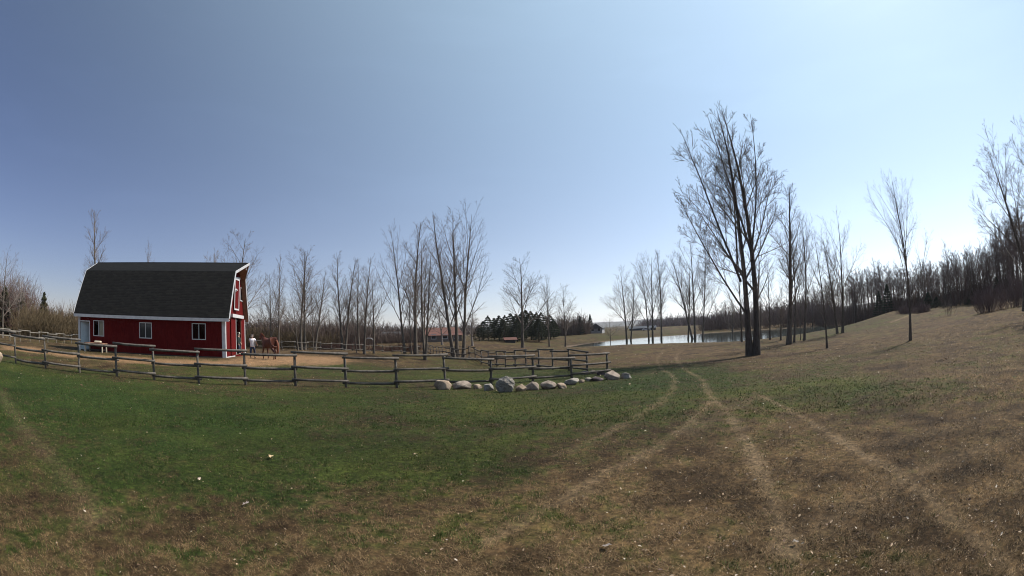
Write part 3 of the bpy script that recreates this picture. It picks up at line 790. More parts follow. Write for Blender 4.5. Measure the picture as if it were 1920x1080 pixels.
link('screening_brush', brush_mesh('screening_brush', belt([(695,98),(740,100),(792,102)], 40, 10, 2.0, 5.2, 4.5, 48), M_brush, 49, .026, 26, 8), kind='stuff',
     label='loose brown brush in front of the low far buildings', category='brush')
link('hill_brush', brush_mesh('hill_brush', belt([(1040,150),(1060,150),(1085,152),(1100,155)], 16, 10, 5, 9, 6, 30), M_brush, 40, .05, 40, 8), kind='stuff',
     label='brown bare brush between the pine grove and the grey house', category='brush')
link('ditch_brush', brush_mesh('ditch_brush', belt([(1688,88),(1700,84),(1722,82),(1740,82)], 14, 4, 1.2, 2.4, 2.6, 41), M_brush_dark, 42, .02, 34, 7), kind='stuff',
     label='low dark brush clump beside the lane at the wood edge', category='brush')
# rounded shrubs and saplings one can count
def shrub(px, py, d, top, width, mat, label, name='bare_shrub', seed=0, n=90, kids=12, twig=.012, group='shrubs on the slope'):
    if d is None: x, y = G(px, py)
    else: x, y, _ = ground_at(px, d)
    z = H1(x, y); dd = hypot(x, y)
    h = EYE + dd*tan(azel(px, top)[1]) - z; w = width/815*dd
    me = brush_mesh(name, [(0, 0, 0, h*1.08, w*1.15)], mat, seed, twig, n, kids)
    o = link(name, me, label=label, category='shrub', group=group); o.location = (x, y, z)
shrub(1855, 585, None, 526, 66, M_brush_dark, 'dense rounded bare shrub in front of the wood on the right', seed=51, n=170, kids=16)
shrub(1780, 591, None, 552, 34, M_twig, 'small open shrub with two bent stems left of the dense round one', seed=52, n=9, kids=14)
shrub(1690, 589, None, 566, 30, M_twig, 'small arching shrub behind the lone slope tree', seed=53, n=12, kids=10)
shrub(1570, 600, 112, 572, 40, M_brush, 'rounded shrub at the far right end of the pond', seed=54, n=50, kids=9)
shrub(1905, 575, None, 500, 60, M_brush_dark, 'tall dark shrub among the trunks at the right edge', seed=55, n=110, kids=12)
# small trunks at the right edge
for px, py, tx_, ty_, w in [(1891,566,1884,430,30),(1897,565,1893,410,34),(1905,568,1900,400,34),(1919,583,1910,380,60)]:
    place_tree(px, py, None, tx_, ty_, WOODP[px % 5], w, {1891:'thin trunked tree, leftmost of the cluster at the right edge',1897:'second slim tree from the left in the cluster at the right edge',
        1905:'third slim tree in the cluster at the right edge',1919:'thicker dark tree cut by the right edge, right of the slim cluster'}[px], 'tree cluster at the right edge')

# ------------------------------------------------------------------ evergreens
M_needle = simple('pine_needles', (.012,.020,.009), (.040,.042,.018), .35, .8, spec=.2)
M_needle_spruce = simple('spruce_needles', (.018,.030,.018), (.038,.055,.030), 2.5, .8, spec=.2)
M_cedar = simple('cedar_needles', (.035,.040,.018), (.07,.065,.03), 2.5, .85, spec=.2)
def conifer_mesh(seed, H, W, shape, mat, n=5200, leaf=.34):
    rng = np.random.default_rng(seed)
    t = rng.uniform(0, 1, n)**.85
    if shape == 'cone': prof = (1-t)**.9*.95+.03; z = H*(.06+.94*t)
    elif shape == 'column': prof = np.sin(np.clip(t*.86+.12, 0, 1)*pi)**.6*.9; z = H*(.03+.97*t)
    else: prof = np.clip((1-t)*1.5, 0, 1)**.75*np.clip(.55+t*2, 0, 1); z = H*(.10+.90*t)
    a = rng.uniform(0, 2*pi, n)
    whorl = .82+.25*np.sin(t*H*2.6*2+rng.uniform(0,6)) if shape == 'cone' else .85+.3*vnoise(a*2.1+seed, t*6, seed)
    q = rng.uniform(.35, 1, n)**.5
    rad = W*prof*q*whorl
    lay = np.round(z*1.1+vnoise(a*1.3+seed, a*0, seed)*1.5)/1.1; z = z*.45+lay*.55+rng.normal(0, .10, n)
    C = np.stack([np.cos(a)*rad, np.sin(a)*rad, z - rad*.22 + .25*(rad/W)**2], 1)
    out = np.stack([np.cos(a), np.sin(a), rng.uniform(-.25,.5,n)], 1); out = _norm(out+rng.normal(0,.3,(n,3)))
    ref = _norm(np.cross(out, rng.normal(0,1,(n,3))))
    s = leaf*rng.uniform(.5, 1.2, n)[:,None]
    nn = np.cross(out, ref)
    V = np.stack([C-out*s*.4+ref*s*.22, C-out*s*.4-ref*s*.22, C+out*s*.75-ref*s*.05+nn*s*.12, C+out*s*.1+nn*s*.28], 1).reshape(-1,3)
    b_ = np.arange(n)*4
    F = np.concatenate([np.stack([b_,b_+1,b_+2],1), np.stack([b_,b_+2,b_+3],1), np.stack([b_+1,b_+3,b_+2],1)])
    tr = MB().tube([(0,0,-.3),(0,0,H*.5),(0,0,H*.95)], [H*.018,H*.012,.02], 7).mesh('trunk', M_bark_dark, True)
    return dict(crown=mesh_np('crown', V, [F], mat), trunk=tr, top=H, wid=W)
PINES = [conifer_mesh(61+k, 10, 3.1, 'oval', M_needle) for k in range(3)]
SPRUCE = [conifer_mesh(71+k, 10, 2.4, 'cone', M_needle_spruce) for k in range(2)]
CEDAR = [conifer_mesh(81+k, 7, 1.5, 'cone', M_cedar, 2600, .34) for k in range(2)]
def place_con(T, px, d, top, width, label, group, name='pine_tree'):
    x, y, z = ground_at(px, d); h = EYE+d*tan(azel(px, top)[1])-z
    s = h/T['top']; w = width/815*d/2/T['wid']
    e = empty(name, (x, y, z), label, 'tree', group)
    e.matrix_world = Matrix.Translation((x, y, z-.1)) @ Matrix.Rotation(random.uniform(0,6), 4, 'Z') @ Matrix.Diagonal((w, w, s, 1))
    link('trunk', T['trunk'], e); link('crown', T['crown'], e)
pg = [(898,104,610,30),(906,112,604,30),(915,106,594,34),(927,116,598,32),(936,108,594,36),(947,118,593,36),(958,110,590,40),(968,120,591,36),(978,112,588,42),(986,120,584,40),(996,114,586,44),
      (1006,122,588,36),(1015,114,588,36),(1024,124,594,34),(1032,116,592,34),(1038,124,600,26),(970,104,604,36),(946,104,602,36),(1010,106,602,36)]
for k, (px, d, top, w) in enumerate(pg):
    if k == 2: lab, g = 'pointed dark pine, the peak at the left part of the pine grove', 'single pines of the grove'
    elif k == 9: lab, g = 'tallest pine at the middle of the dark grove', 'single pines of the grove'
    elif k == 14: lab, g = 'dark pine at the right end of the grove behind the slim bare tree', 'single pines of the grove'
    elif k == 0: lab, g = 'smallest pine at the left end of the dark grove', 'single pines of the grove'
    else: lab, g = 'dark rounded pine crowded in the grove behind the field', 'pines of the dark grove'
    place_con(PINES[k % 3], px, d, top, w*1.05, lab, g)
place_con(SPRUCE[0], 1088, 152, 594, 20, 'pointed spruce left of the grey house, partly hidden by brush', 'spruces by the house', 'spruce_tree')
place_con(SPRUCE[1], 1107, 172, 591, 19, 'sharp pointed dark spruce right beside the grey house', 'spruces by the house', 'spruce_tree')
place_con(CEDAR[0], 82, 70, 556, 42, 'small pointed cedar standing out of the brush left of the barn', 'cedars in the brush', 'cedar_tree')
place_con(CEDAR[1], 40, 74, 556, 48, 'brownish cedar at the right of two near the left edge', 'cedars in the brush', 'cedar_tree')
place_con(CEDAR[0], 8, 74, 546, 60, 'largest brownish cedar at the far left edge', 'cedars in the brush', 'cedar_tree')
place_con(CEDAR[1], 116, 100, 590, 24, 'small dark cedar between the pointed cedar and the barn', 'cedars in the brush', 'cedar_tree')
place_con(CEDAR[0], 137, 108, 591, 24, 'small dark cedar close to the barn eave', 'cedars in the brush', 'cedar_tree')
for k, (px, d, top) in enumerate([(1666,108,534),(1742,96,548),(1650,112,548),(1823,84,545),(1872,78,520),(1758,94,556)]):
    place_con(SPRUCE[k % 2], px, d, top, 34, ['dark spruce in the wood left of the lone slope tree','dark spruce in the wood right of the lone slope tree','shorter spruce at the left of the wood',
        'dark spruce behind the dense round shrub','tallest dark spruce near the right edge of the wood','low dark spruce behind the small open shrub'][k], 'spruces in the wood', 'spruce_tree')

# ------------------------------------------------------------------ barn
BZ = -.284; ZE, ZK, ZR = 2.577, 6.155, 7.115; BL, BW, KA = 15.4, 8.18, 1.96
B_TH = .427
barn = empty('barn', (-20.04, 25.55, BZ), 'dark red gambrel roofed barn with white trim and black shingles', 'barn', rz=B_TH)
# local: x along the ridge (0 = right gable eave tip, negative to the left), y depth, z above the barn floor
ze, zk, zr = ZE-BZ, ZK-BZ, ZR-BZ
X0, X1 = -BL+.4, -.4; Y0, Y1 = .3, BW-.3; T = .14
def prof(w):
    w = min(w, BW-w)
    return ze+(zk-ze)*w/KA if w < KA else zk+(zr-zk)*(w-KA)/(BW/2-KA)
def gable(mb, x0, x1, openings):
    cuts = sorted(set([Y0, Y1, KA, BW-KA, BW/2] + [v for o in openings for v in o[:2]]))
    for a, b_ in zip(cuts[:-1], cuts[1:]):
        zs = [0]; segs = []
        ops = sorted([(o[2], o[3]) for o in openings if o[0] <= a+1e-6 and o[1] >= b_-1e-6])
        lo = -.35
        for o0, o1 in ops:
            segs.append((lo, o0, o0)); lo = o1
        for z0, z1a, z1b in segs: mb.prism([(a,z0),(b_,z0),(b_,z1b),(a,z1a)], 'x', x0, x1)
        mb.prism([(a,lo),(b_,lo),(b_,prof(b_)-.06),(a,prof(a)-.06)], 'x', x0, x1)
    return mb
# siding with vertical grooves
m, n, l, b = mat_new('red_siding')
tc = n.new('ShaderNodeTexCoord')
wv = n.new('ShaderNodeTexWave'); wv.wave_type = 'BANDS'; wv.bands_direction = 'X'; wv.inputs['Scale'].default_value = 1.6
wv.inputs['Distortion'].default_value = 0
sp = n.new('ShaderNodeSeparateXYZ'); l.new(tc.outputs['Object'], sp.inputs[0])
ad = n.new('ShaderNodeMath'); ad.operation = 'ADD'; l.new(sp.outputs[0], ad.inputs[0]); l.new(sp.outputs[1], ad.inputs[1])
cb = n.new('ShaderNodeCombineXYZ'); l.new(ad.outputs[0], cb.inputs[0]); l.new(cb.outputs[0], wv.inputs['Vector'])
nz = noise_node(n, l, 1.2, 5, .6); nz2 = noise_node(n, l, 7, 4, .7, stretch=(1,1,.12))
mi = n.new('ShaderNodeMath'); mi.operation = 'ADD'; l.new(nz.outputs['Fac'], mi.inputs[0]); l.new(nz2.outputs['Fac'], mi.inputs[1])
rr = ramp(n, l, mi.outputs[0], [(.75, (.060,.0025,.003)), (1.0, (.082,.004,.004)), (1.2, (.110,.008,.007))])
l.new(rr.outputs[0], b.inputs['Base Color']); b.inputs['Roughness'].default_value = .85; b.inputs['Specular IOR Level'].default_value = .08
pwn = n.new('ShaderNodeMath'); pwn.operation = 'POWER'; pwn.inputs[1].default_value = .15; l.new(wv.outputs['Fac'], pwn.inputs[0])
bp = n.new('ShaderNodeBump'); bp.inputs['Strength'].default_value = .7; bp.inputs['Distance'].default_value = .02
l.new(pwn.outputs[0], bp.inputs['Height']); l.new(bp.outputs[0], b.inputs['Normal'])
M_siding = m
# openings of the long front wall: x0, x1, z0, z1
zoff = -BZ
WINS = [(-13.12,-12.0,.95+zoff,2.04+zoff),(-8.1,-6.98,.98+zoff,2.04+zoff),(-3.16,-2.08,1.03+zoff,2.1+zoff)]
DOOR = (-14.82,-13.68,-.02,1.96+zoff)
def wall_x(mb, y0, y1, openings, xa, xb, ztop):
    cuts = sorted(set([xa, xb]+[v for o in openings for v in o[:2]]))
    for a, b_ in zip(cuts[:-1], cuts[1:]):
        lo = -.35
        for o in sorted([o for o in openings if o[0] <= a+1e-6 and o[1] >= b_-1e-6], key=lambda o: o[2]):
            if o[2] > lo: mb.box(a, y0, lo, b_, y1, o[2])
            lo = o[3]
        mb.box(a, y0, lo, b_, y1, ztop)
    return mb
wall_x(MB(), Y0, Y0+T, WINS+[DOOR], X0+T, X1-T, ze).build('wall', M_siding, barn, label='long dark red front wall')
wall_x(MB(), Y1-T, Y1, [], X0+T, X1-T, ze).build('wall', M_siding, barn)
BIGDOOR = (3.75, 5.95, 0.0, 2.72+zoff); LOFT = (4.37, 5.30, 3.30+zoff, 5.92+zoff); GWIN = (6.02, 7.12, 4.27+zoff, 5.28+zoff)
gable(MB(), X1-T, X1, [BIGDOOR, LOFT, GWIN]).build('wall', M_siding, barn, label='bright red sunlit gable wall')
gable(MB(), X0, X0+T, []).build('wall', M_siding, barn)
MB().box(X0+T, Y0+T, -.02, X1-T, Y1-T, .02).build('floor', M_floor, barn)
MB().box(X0+T, Y0+T, ze-.12, X1-T-.02, Y1-T, ze).build('loft_floor', M_dark, barn)
MB().box(-7.0, Y0+T, .02, -6.9, Y1-T, ze-.12).build('stall_partition', M_soffit, barn)
MB().box(X0+.02, Y0-.03, -.34, X1-.02, Y0-.002, -.02+.10).build('foundation_board', M_dark, barn)
# roof
m, n, l, b = mat_new('black_shingles')
tc = n.new('ShaderNodeTexCoord')
br = n.new('ShaderNodeTexBrick'); br.inputs['Scale'].default_value = 1.0; br.inputs['Brick Width'].default_value = .34; br.inputs['Row Height'].default_value = .145
br.inputs['Mortar Size'].default_value = .012; br.inputs['Color1'].default_value = (.006,.006,.006,1); br.inputs['Color2'].default_value = (.028,.027,.024,1); br.inputs['Mortar'].default_value = (.006,.006,.006,1)
br.offset = .43; br.inputs['Bias'].default_value = -.1
l.new(tc.outputs['UV'], br.inputs['Vector'])
nz = noise_node(n, l, 3.0, 5, .7, stretch=(.5,2.5,2.5)); rr = ramp(n, l, nz.outputs['Fac'], [(.3, (.18,.18,.17)), (.7, (.44,.44,.42))])
mx = n.new('ShaderNodeMix'); mx.data_type = 'RGBA'; mx.blend_type = 'MULTIPLY'; mx.inputs[0].default_value = 1
l.new(br.outputs['Color'], mx.inputs[6]); l.new(rr.outputs[0], mx.inputs[7]); l.new(mx.outputs[2], b.inputs['Base Color'])
b.inputs['Roughness'].default_value = .9; b.inputs['Specular IOR Level'].default_value = .2
bp = n.new('ShaderNodeBump'); bp.inputs['Strength'].default_value = .6; bp.inputs['Distance'].default_value = .02
l.new(br.outputs['Fac'], bp.inputs['Height']); bp.invert = True; l.new(bp.outputs[0], b.inputs['Normal'])
M_shingle = m
def slab(name, quad, th, mat, parent, **kw):
    """quad: eave-left, eave-right, top-right, top-left; uv in metres"""
    q = [Vector(p) for p in quad]; nrm = (q[1]-q[0]).cross(q[3]-q[0]).normalized()
    if nrm.z < 0: nrm = -nrm
    vs = q + [p-nrm*th for p in q]
    me = bpy.data.meshes.new(name)
    me.from_pydata([tuple(v) for v in vs], [], [(0,1,2,3),(7,6,5,4),(0,4,5,1),(1,5,6,2),(2,6,7,3),(3,7,4,0)])
    uv = me.uv_layers.new(name='UVMap'); ex = (q[1]-q[0]).normalized(); ey = nrm.cross(ex)
    for lp in me.loops:
        p = vs[lp.vertex_index]-q[0]; uv.data[lp.index].uv = (p.dot(ex), p.dot(ey))
    me.materials.append(mat); me.update()
    return link(name, me, parent, **kw)
kx = .0; hood = .72; th = .12
mid = BW/2
slab('roof', [(-BL,0,ze),(0,0,ze),(0,KA,zk),(-BL,KA,zk)], th, M_shingle, barn, label='steep lower front roof slope of black shingles')
slab('roof', [(-BL,KA,zk+.004),(0,KA,zk+.004),(hood,mid,zr),(-BL,mid,zr)], th, M_shingle, barn, label='shallow upper front roof slope')
slab('roof', [(0,BW,ze),(-BL,BW,ze),(-BL,BW-KA,zk),(0,BW-KA,zk)], th, M_shingle, barn)
slab('roof', [(0,BW-KA,zk+.004),(-BL,BW-KA,zk+.004),(-BL,mid,zr),(hood,mid,zr)], th, M_shingle, barn)
MB().tube([(-BL-.01,mid,zr-.03),(hood+.01,mid,zr-.03)], .07, 6).build('ridge_cap', M_shingle, barn)
# soffit under the gable overhang
def soff(name, pts):
    vs = [Vector(p) for p in pts]; c_ = (vs[1]-vs[0]).cross(vs[3]-vs[0]).normalized()*.03
    MB().add([*vs, *[v-c_ for v in vs]], [(0,1,2,3),(7,6,5,4),(0,4,5,1),(1,5,6,2),(2,6,7,3),(3,7,4,0)]).build(name, M_soffit, barn)
d = .17
soff('soffit', [(X1,.06+.05,ze-.12),(-.04,.06+.05,ze-.12),(-.04,KA+.07,zk-d),(X1,KA+.07,zk-d)])
soff('soffit', [(X1,KA+.07,zk-d),(-.04,KA+.07,zk-d),(hood-.06,mid,zr-d),(X1,mid,zr-d)])
soff('soffit', [(X1,BW-.11,ze-.12),(-.04,BW-.11,ze-.12),(-.04,BW-KA-.07,zk-d),(X1,BW-KA-.07,zk-d)])
soff('soffit', [(X1,BW-KA-.07,zk-d),(-.04,BW-KA-.07,zk-d),(hood-.06,mid,zr-d),(X1,mid,zr-d)])
# white barge boards at the gable ends, fascia along the eaves
def board(name, a, b_, wdt, thk, mat=M_white, out=Vector((1,0,0))):
    a = Vector(a); b_ = Vector(b_); dr = (b_-a).normalized(); dn = out.cross(dr).normalized()
    if dn.z > 0: dn = -dn
    v = [a, b_, b_+dn*wdt, a+dn*wdt]
    MB().add([*v, *[p+out*thk for p in v]], [(0,1,2,3),(7,6,5,4),(0,4,5,1),(1,5,6,2),(2,6,7,3),(3,7,4,0)]).build(name, mat, barn)
for sgn in (0, 1):
    Yf = (lambda w: w) if sgn == 0 else (lambda w: BW-w)
    board('barge_board', (.002, Yf(-.03), ze-.02), (.002, Yf(KA), zk+.02), .17, .045)
    e = Vector((hood, mid-Yf(KA), zr-zk)); ou = Vector((1,0,0))
    board('barge_board', (.004, Yf(KA), zk+.03), (hood+.004, mid, zr+.03), .19, .045)
    board('barge_board', (-BL-.047, Yf(-.03), ze-.02), (-BL-.047, Yf(KA), zk+.02), .20, .045)
    board('barge_board', (-BL-.047, Yf(KA), zk+.02), (-BL-.047, mid, zr+.02), .20, .045)
    ya, yb = (-.045, -.004) if sgn == 0 else (BW+.004, BW+.045)
    MB().box(-BL, ya, ze-.26, -.002, yb, ze-.03).build('fascia', M_white, barn)
    ys = (-.004, Y0+.02) if sgn == 0 else (Y1-.02, BW+.004)
    MB().box(-BL+.01, ys[0], ze-.20, -.01, ys[1], ze-.165).build('soffit', M_white, barn)
for xa, xb in ((X1-.26, X1+.03), (X0-.03, X0+.22)):
    MB().box(xa, Y0-.035, -.3, xb, Y0-.004, ze-.2).build('corner_board', M_white, barn)
MB().box(X1+.003, Y0-.004, -.3, X1+.032, Y0+.24, ze+.05).build('corner_board', M_white, barn)
MB().box(X1+.003, Y1-.24, -.3, X1+.10, Y1+.05, ze+.05).build('corner_board', M_white, barn)
MB().box(X1+.003, Y0+.24, -.12, X1+.05, BIGDOOR[0]-.25, .06).build('sill_board', M_white, barn)
# windows
m, n, l, b = mat_new('window_glass'); b.inputs['Base Color'].default_value = (.02,.025,.03,1); b.inputs['Roughness'].default_value = .05
b.inputs['Transmission Weight'].default_value = .0; M_glass = m
m, n, l, b = mat_new('clear_glass'); b.inputs['Base Color'].default_value = (.8,.85,.85,1); b.inputs['Roughness'].default_value = .02
b.inputs['Transmission Weight'].default_value = 1.0; b.inputs['IOR'].default_value = 1.1; M_clear = m
for k, (xa, xb, za, zb) in enumerate(WINS):
    fr = MB(); t_ = .06
    fr.box(xa-t_, Y0-.03, za-t_, xb+t_, Y0+.0-.003, za); fr.box(xa-t_, Y0-.03, zb, xb+t_, Y0-.003, zb+t_)
    fr.box(xa-t_, Y0-.03, za, xa, Y0-.003, zb); fr.box(xb, Y0-.03, za, xb+t_, Y0-.003, zb)
    w = fr.build('window', M_white, barn)
    xm = (xa+xb)/2
    MB().box(xm-.025, Y0-.018, za, xm+.025, Y0+.03, zb).build('mullion', M_white, w)
    for pa, pb in ((xa, xm-.025), (xm+.025, xb)):
        MB().box(pa, Y0+.035, za, pb, Y0+.045, zb).build('pane', M_clear if k != 1 else M_glass, w)
    if k == 0: MB().box(xm+.02, Y0+.07, za, xb, Y0+.08, zb).build('curtain', M_curtain, w)
fr = MB(); xa, xb, za, zb = DOOR
fr.box(xa-.02, Y0-.04, zb, xb+.09, Y0-.003, zb+.09); fr.box(xb, Y0-.04, 0, xb+.09, Y0-.003, zb)
dw = fr.build('door_frame', M_white, barn)
dd_ = MB().box(0, 0, 0, .98, .045, zb-.06).build('door', M_door, barn, label='pale blue door standing ajar')
dd_.location = (xa+.03, Y0+.06, .03); dd_.rotation_euler = (0, 0, radians(38))
MB().tube([(.9,-.06,.95),(.9,-.002,.95)], .03, 8).build('handle', M_metal, dd_)
# gable details
MB().box(X1+.06, 2.05, BIGDOOR[3]-.02, X1+.24, 6.6, BIGDOOR[3]+.24).build('door_track_cover', M_white, barn)
lf = MB().box(X1+.05, BIGDOOR[0]-1.75, .08, X1+.095, BIGDOOR[0]+.12, BIGDOOR[3]-.03).build('sliding_door', M_siding, barn)
MB().box(X1+.096, BIGDOOR[0]+.0, .08, X1+.115, BIGDOOR[0]+.12, BIGDOOR[3]-.03).build('door_stile', M_white, lf)
lf = MB().box(X1+.05, BIGDOOR[1]-.1, .08, X1+.095, BIGDOOR[1]+1.7, BIGDOOR[3]-.03).build('sliding_door', M_siding, barn)
MB().box(X1+.096, BIGDOOR[1]-.1, .08, X1+.115, BIGDOOR[1]+.0, BIGDOOR[3]-.03).build('door_stile', M_soffit, lf)
ld = empty('loft_door', (0,0,0), 'x', 'x')
bpy.data.objects.remove(ld)
ld = MB().box(0, -.02, 0, 1.28, .03, 2.5).build('loft_door', M_siding, barn, label='red loft door with white edge boards, swung open')
ld.location = (X1+.10, LOFT[0]-1.30, LOFT[2]); ld.rotation_euler = (0, 0, radians(84))
for bx_ in ((.0,0,.12,2.5),(1.16,0,1.28,2.5),(.12,0,1.16,.12),(.12,2.38,1.16,2.5)):
    MB().box(bx_[0], -.045, bx_[1], bx_[2], -.021, bx_[3]).build('edge_board', M_white, ld)
board('loft_header', (X1+.03, 2.35, zk-.35), (X1+.03, 5.2, zk-.10), .16, .12)
fr = MB(); ya, yb, za, zb = GWIN
for bb in ((ya-.08,za-.08,yb+.08,za),(ya-.08,zb,yb+.08,zb+.08),(ya-.08,za,ya,zb),(yb,za,yb+.08,zb)):
    fr.box(X1+.003, bb[0], bb[1], X1+.04, bb[2], bb[3])
w = fr.build('window', M_white, barn)
MB().box(X1-.04, ya, za, X1-.03, yb, zb).build('pane', M_glass, w)
MB().tube([(X1+.05,3.3,5.1),(X1+.30,3.3,5.16)], [.16,.09], 10).build('lamp', M_white, barn)
MB().tube([(hood-.25, mid, zr-.2),(hood-.25, mid, zr-.55)], .05, 6).build('hoist_hook', M_white, barn)

# worktable against the barn wall
def barn_pt(x, y, z=0):
    return Vector((-20.04+x*cos(B_TH)-y*sin(B_TH), 25.55+x*sin(B_TH)+y*cos(B_TH), BZ+z))
p = barn_pt(-12.4, -.55); tb = empty('table', (p.x, p.y, H1(p.x, p.y)), 'low dark workbench with pale legs against the barn wall below the left window', 'table', rz=B_TH)
MB().box(-1.05, -.45, .62, 1.05, .45, .69).build('table_top', M_soffit, tb)
MB().box(-1.0, -.42, .52, 1.0, .42, .615).build('apron', M_dark, tb)
for a in (-.95, .95):
    for c_ in (-.38, .38): MB().box(a-.05, c_-.05, -.1, a+.05, c_+.05, .518).build('leg', M_curtain, tb)
MB().box(-.92, -.30, .16, .92, .34, .20).build('shelf', M_dark, tb)
q = barn_pt(-12.1, -.6); me = MB().box(-.32, -.22, 0, .32, .22, .16).mesh('folded_sack', M_curtain, bevel=.05)
o = link('folded_sack', me, label='folded cream sack lying on the workbench by the barn', category='sack'); o.location = (q.x, q.y, H1(p.x, p.y)+.692); o.rotation_euler = (0,0,B_TH+.2)
q = barn_pt(-13.55, -.75); o = MB().box(-.05,-.05,-.2,.05,.05,.62).build('marker_post', M_white, label='short white post in the ground beside the barn side door', category='post'); o.location = (q.x, q.y, H1(q.x, q.y)); o.rotation_euler = (0,0,B_TH)

# ------------------------------------------------------------------ log fences
def log(a, b_, r0, r1, sides=8, sag=0.0, rnd=None):
    a = Vector(a); b_ = Vector(b_); rnd = rnd or random
    pts = []; rr_ = []
    for k in range(4):
        t = k/3; p = a.lerp(b_, t); p.z -= sag*4*t*(1-t); p += Vector((rnd.gauss(0,.003), rnd.gauss(0,.003), rnd.gauss(0,.003)))
        pts.append(p); rr_.append(r0+(r1-r0)*t+rnd.gauss(0,.0015))
    return MB().tube(pts, rr_, sides)
def rail_fence(root, pts, tops, mids, lows, hp, r=.05, side=1, mat=None, first_high=True, over=.13, sides=8, step=.12):
    """pts world xy; heights above the ground at each post; spans alternate high and low, as the rails lap over the posts"""
    mat = mat or M_log
    Z = [H1(x, y) for x, y in pts]
    ox, oy, oz = root.location
    for k, (x, y) in enumerate(pts):
        tl = (random.gauss(0,.03), random.gauss(0,.03))
        log((x-ox, y-oy, Z[k]-oz-.35), (x-ox+tl[0], y-oy+tl[1], Z[k]-oz+hp[k]), r*1.12, r*1.0, sides).build('post', mat, root, smooth=True)
    for k in range(len(pts)-1):
        (xa, ya), (xb, yb) = pts[k], pts[k+1]
        d = Vector((xb-xa, yb-ya, 0)).normalized(); nrm = Vector((d.y, -d.x, 0))*side
        high = (k % 2 == 0) == first_high
        for hs, nm in ((tops, 'top'), (mids, 'mid'), (lows, 'low')):
            if hs is None: continue
            za, zb = Z[k]+hs[k], Z[k+1]+hs[k+1]
            if nm == 'top':
                off = nrm*0 if high else nrm*(r*1.9); dz = 0 if high else -step
            else:
                off = nrm*(r*2.0)*(1 if high else -1); dz = 0 if high else -step*.75
            a = Vector((xa-ox, ya-oy, za-oz+dz))+off-d*over; b_ = Vector((xb-ox, yb-oy, zb-oz+dz))+off+d*over
            r0 = r*random.uniform(.92, 1.12); r1 = r*random.uniform(.8, 1.0)
            if random.random() < .5: r0, r1 = r1, r0
            log(a, b_, r0, r1, sides, random.uniform(0,.02)).build('rail', mat, root, smooth=True)
P = FENCE_FRONT; N = len(P)
hp = [1.3]*(N-4)+[1.18,1.14,1.06,1.02]
k_ = [h/1.3 for h in hp]
ff = empty('rail_fence', (P[8][0], P[8][1], H1(*P[8])), 'grey round-log rail fence crossing the picture in front of the barn', 'fence', 'log fences')
# index 0 lies left of the frame; B-C is the first high span seen, as in the photograph
rail_fence(ff, P, [h+.06 for h in hp], [h*.60 for h in hp], [h*.21 for h in hp], hp, r=.052, side=1, first_high=True, sides=10, step=.13)
FB = [(4.2+2.2*i*sin(radians(-22)), 24.75+2.2*i*cos(radians(-22))) for i in range(24)]
fb = empty('rail_fence', (FB[8][0], FB[8][1], H1(*FB[8])), 'dark log rail fence running back from the near corner toward the red roofed house', 'fence', 'log fences')
n_ = len(FB); hb = [1.12]+[1.32]*(n_-1)
rail_fence(fb, FB, [h+.04 for h in hb], [h*.58 for h in hb], [h*.17 for h in hb], hb, r=.055, side=-1, first_high=True, sides=7)
# far fence behind the paddock trees, and the pale ones at the left
def straight(p0, p1, n): return [(p0[0]+(p1[0]-p0[0])*k/(n-1), p0[1]+(p1[1]-p0[1])*k/(n-1)) for k in range(n)]
a = ground_at(478, 57)[:2]; b_ = ground_at(600, 60)[:2]; c_ = ground_at(800, 70)[:2]
FF = straight(a, b_, 6) + straight(b_, c_, 12)[1:]
f3 = empty('rail_fence', (FF[6][0], FF[6][1], H1(*FF[6])), 'thin grey rail fence behind the paddock trees, right of the horse', 'fence', 'log fences')
rail_fence(f3, FF, [1.15]*17, None, [.45]*17, [1.25]*17, r=.055, side=1, sides=6)
M_pale_log = simple('sunlit_toned_log', (.13,.115,.095), (.22,.20,.165), 6, .85, spec=.2)  # paler log colour stands in for sunlight on the far left rails
a = ground_at(-2, 46)[:2]; b_ = ground_at(12, 44)[:2]; c_ = ground_at(160, 62)[:2]
FL = straight(a, c_, 11)
f4 = empty('rail_fence', (FL[4][0], FL[4][1], H1(*FL[4])), 'rail fence coloured pale as if sunlit at the far left behind the paddock', 'fence', 'log fences')
rail_fence(f4, FL, [1.05]*11, None, [.5]*11, [1.1]*11, r=.05, side=1, mat=M_pale_log, sides=6)
# small items by the far fence
g_ = ground_at(692, 74); ar = empty('garden_arch', g_, 'small white garden arch behind the far fence between the tree groups', 'arch')
for sx_ in (-.7, .7): MB().tube([(sx_,0,-.2),(sx_,0,1.7)], .06, 6).build('post', M_white, ar)
MB().tube([(-.72,0,1.72),(-.35,0,2.0),(.35,0,2.0),(.72,0,1.72)], .06, 6).build('arch_top', M_white, ar)
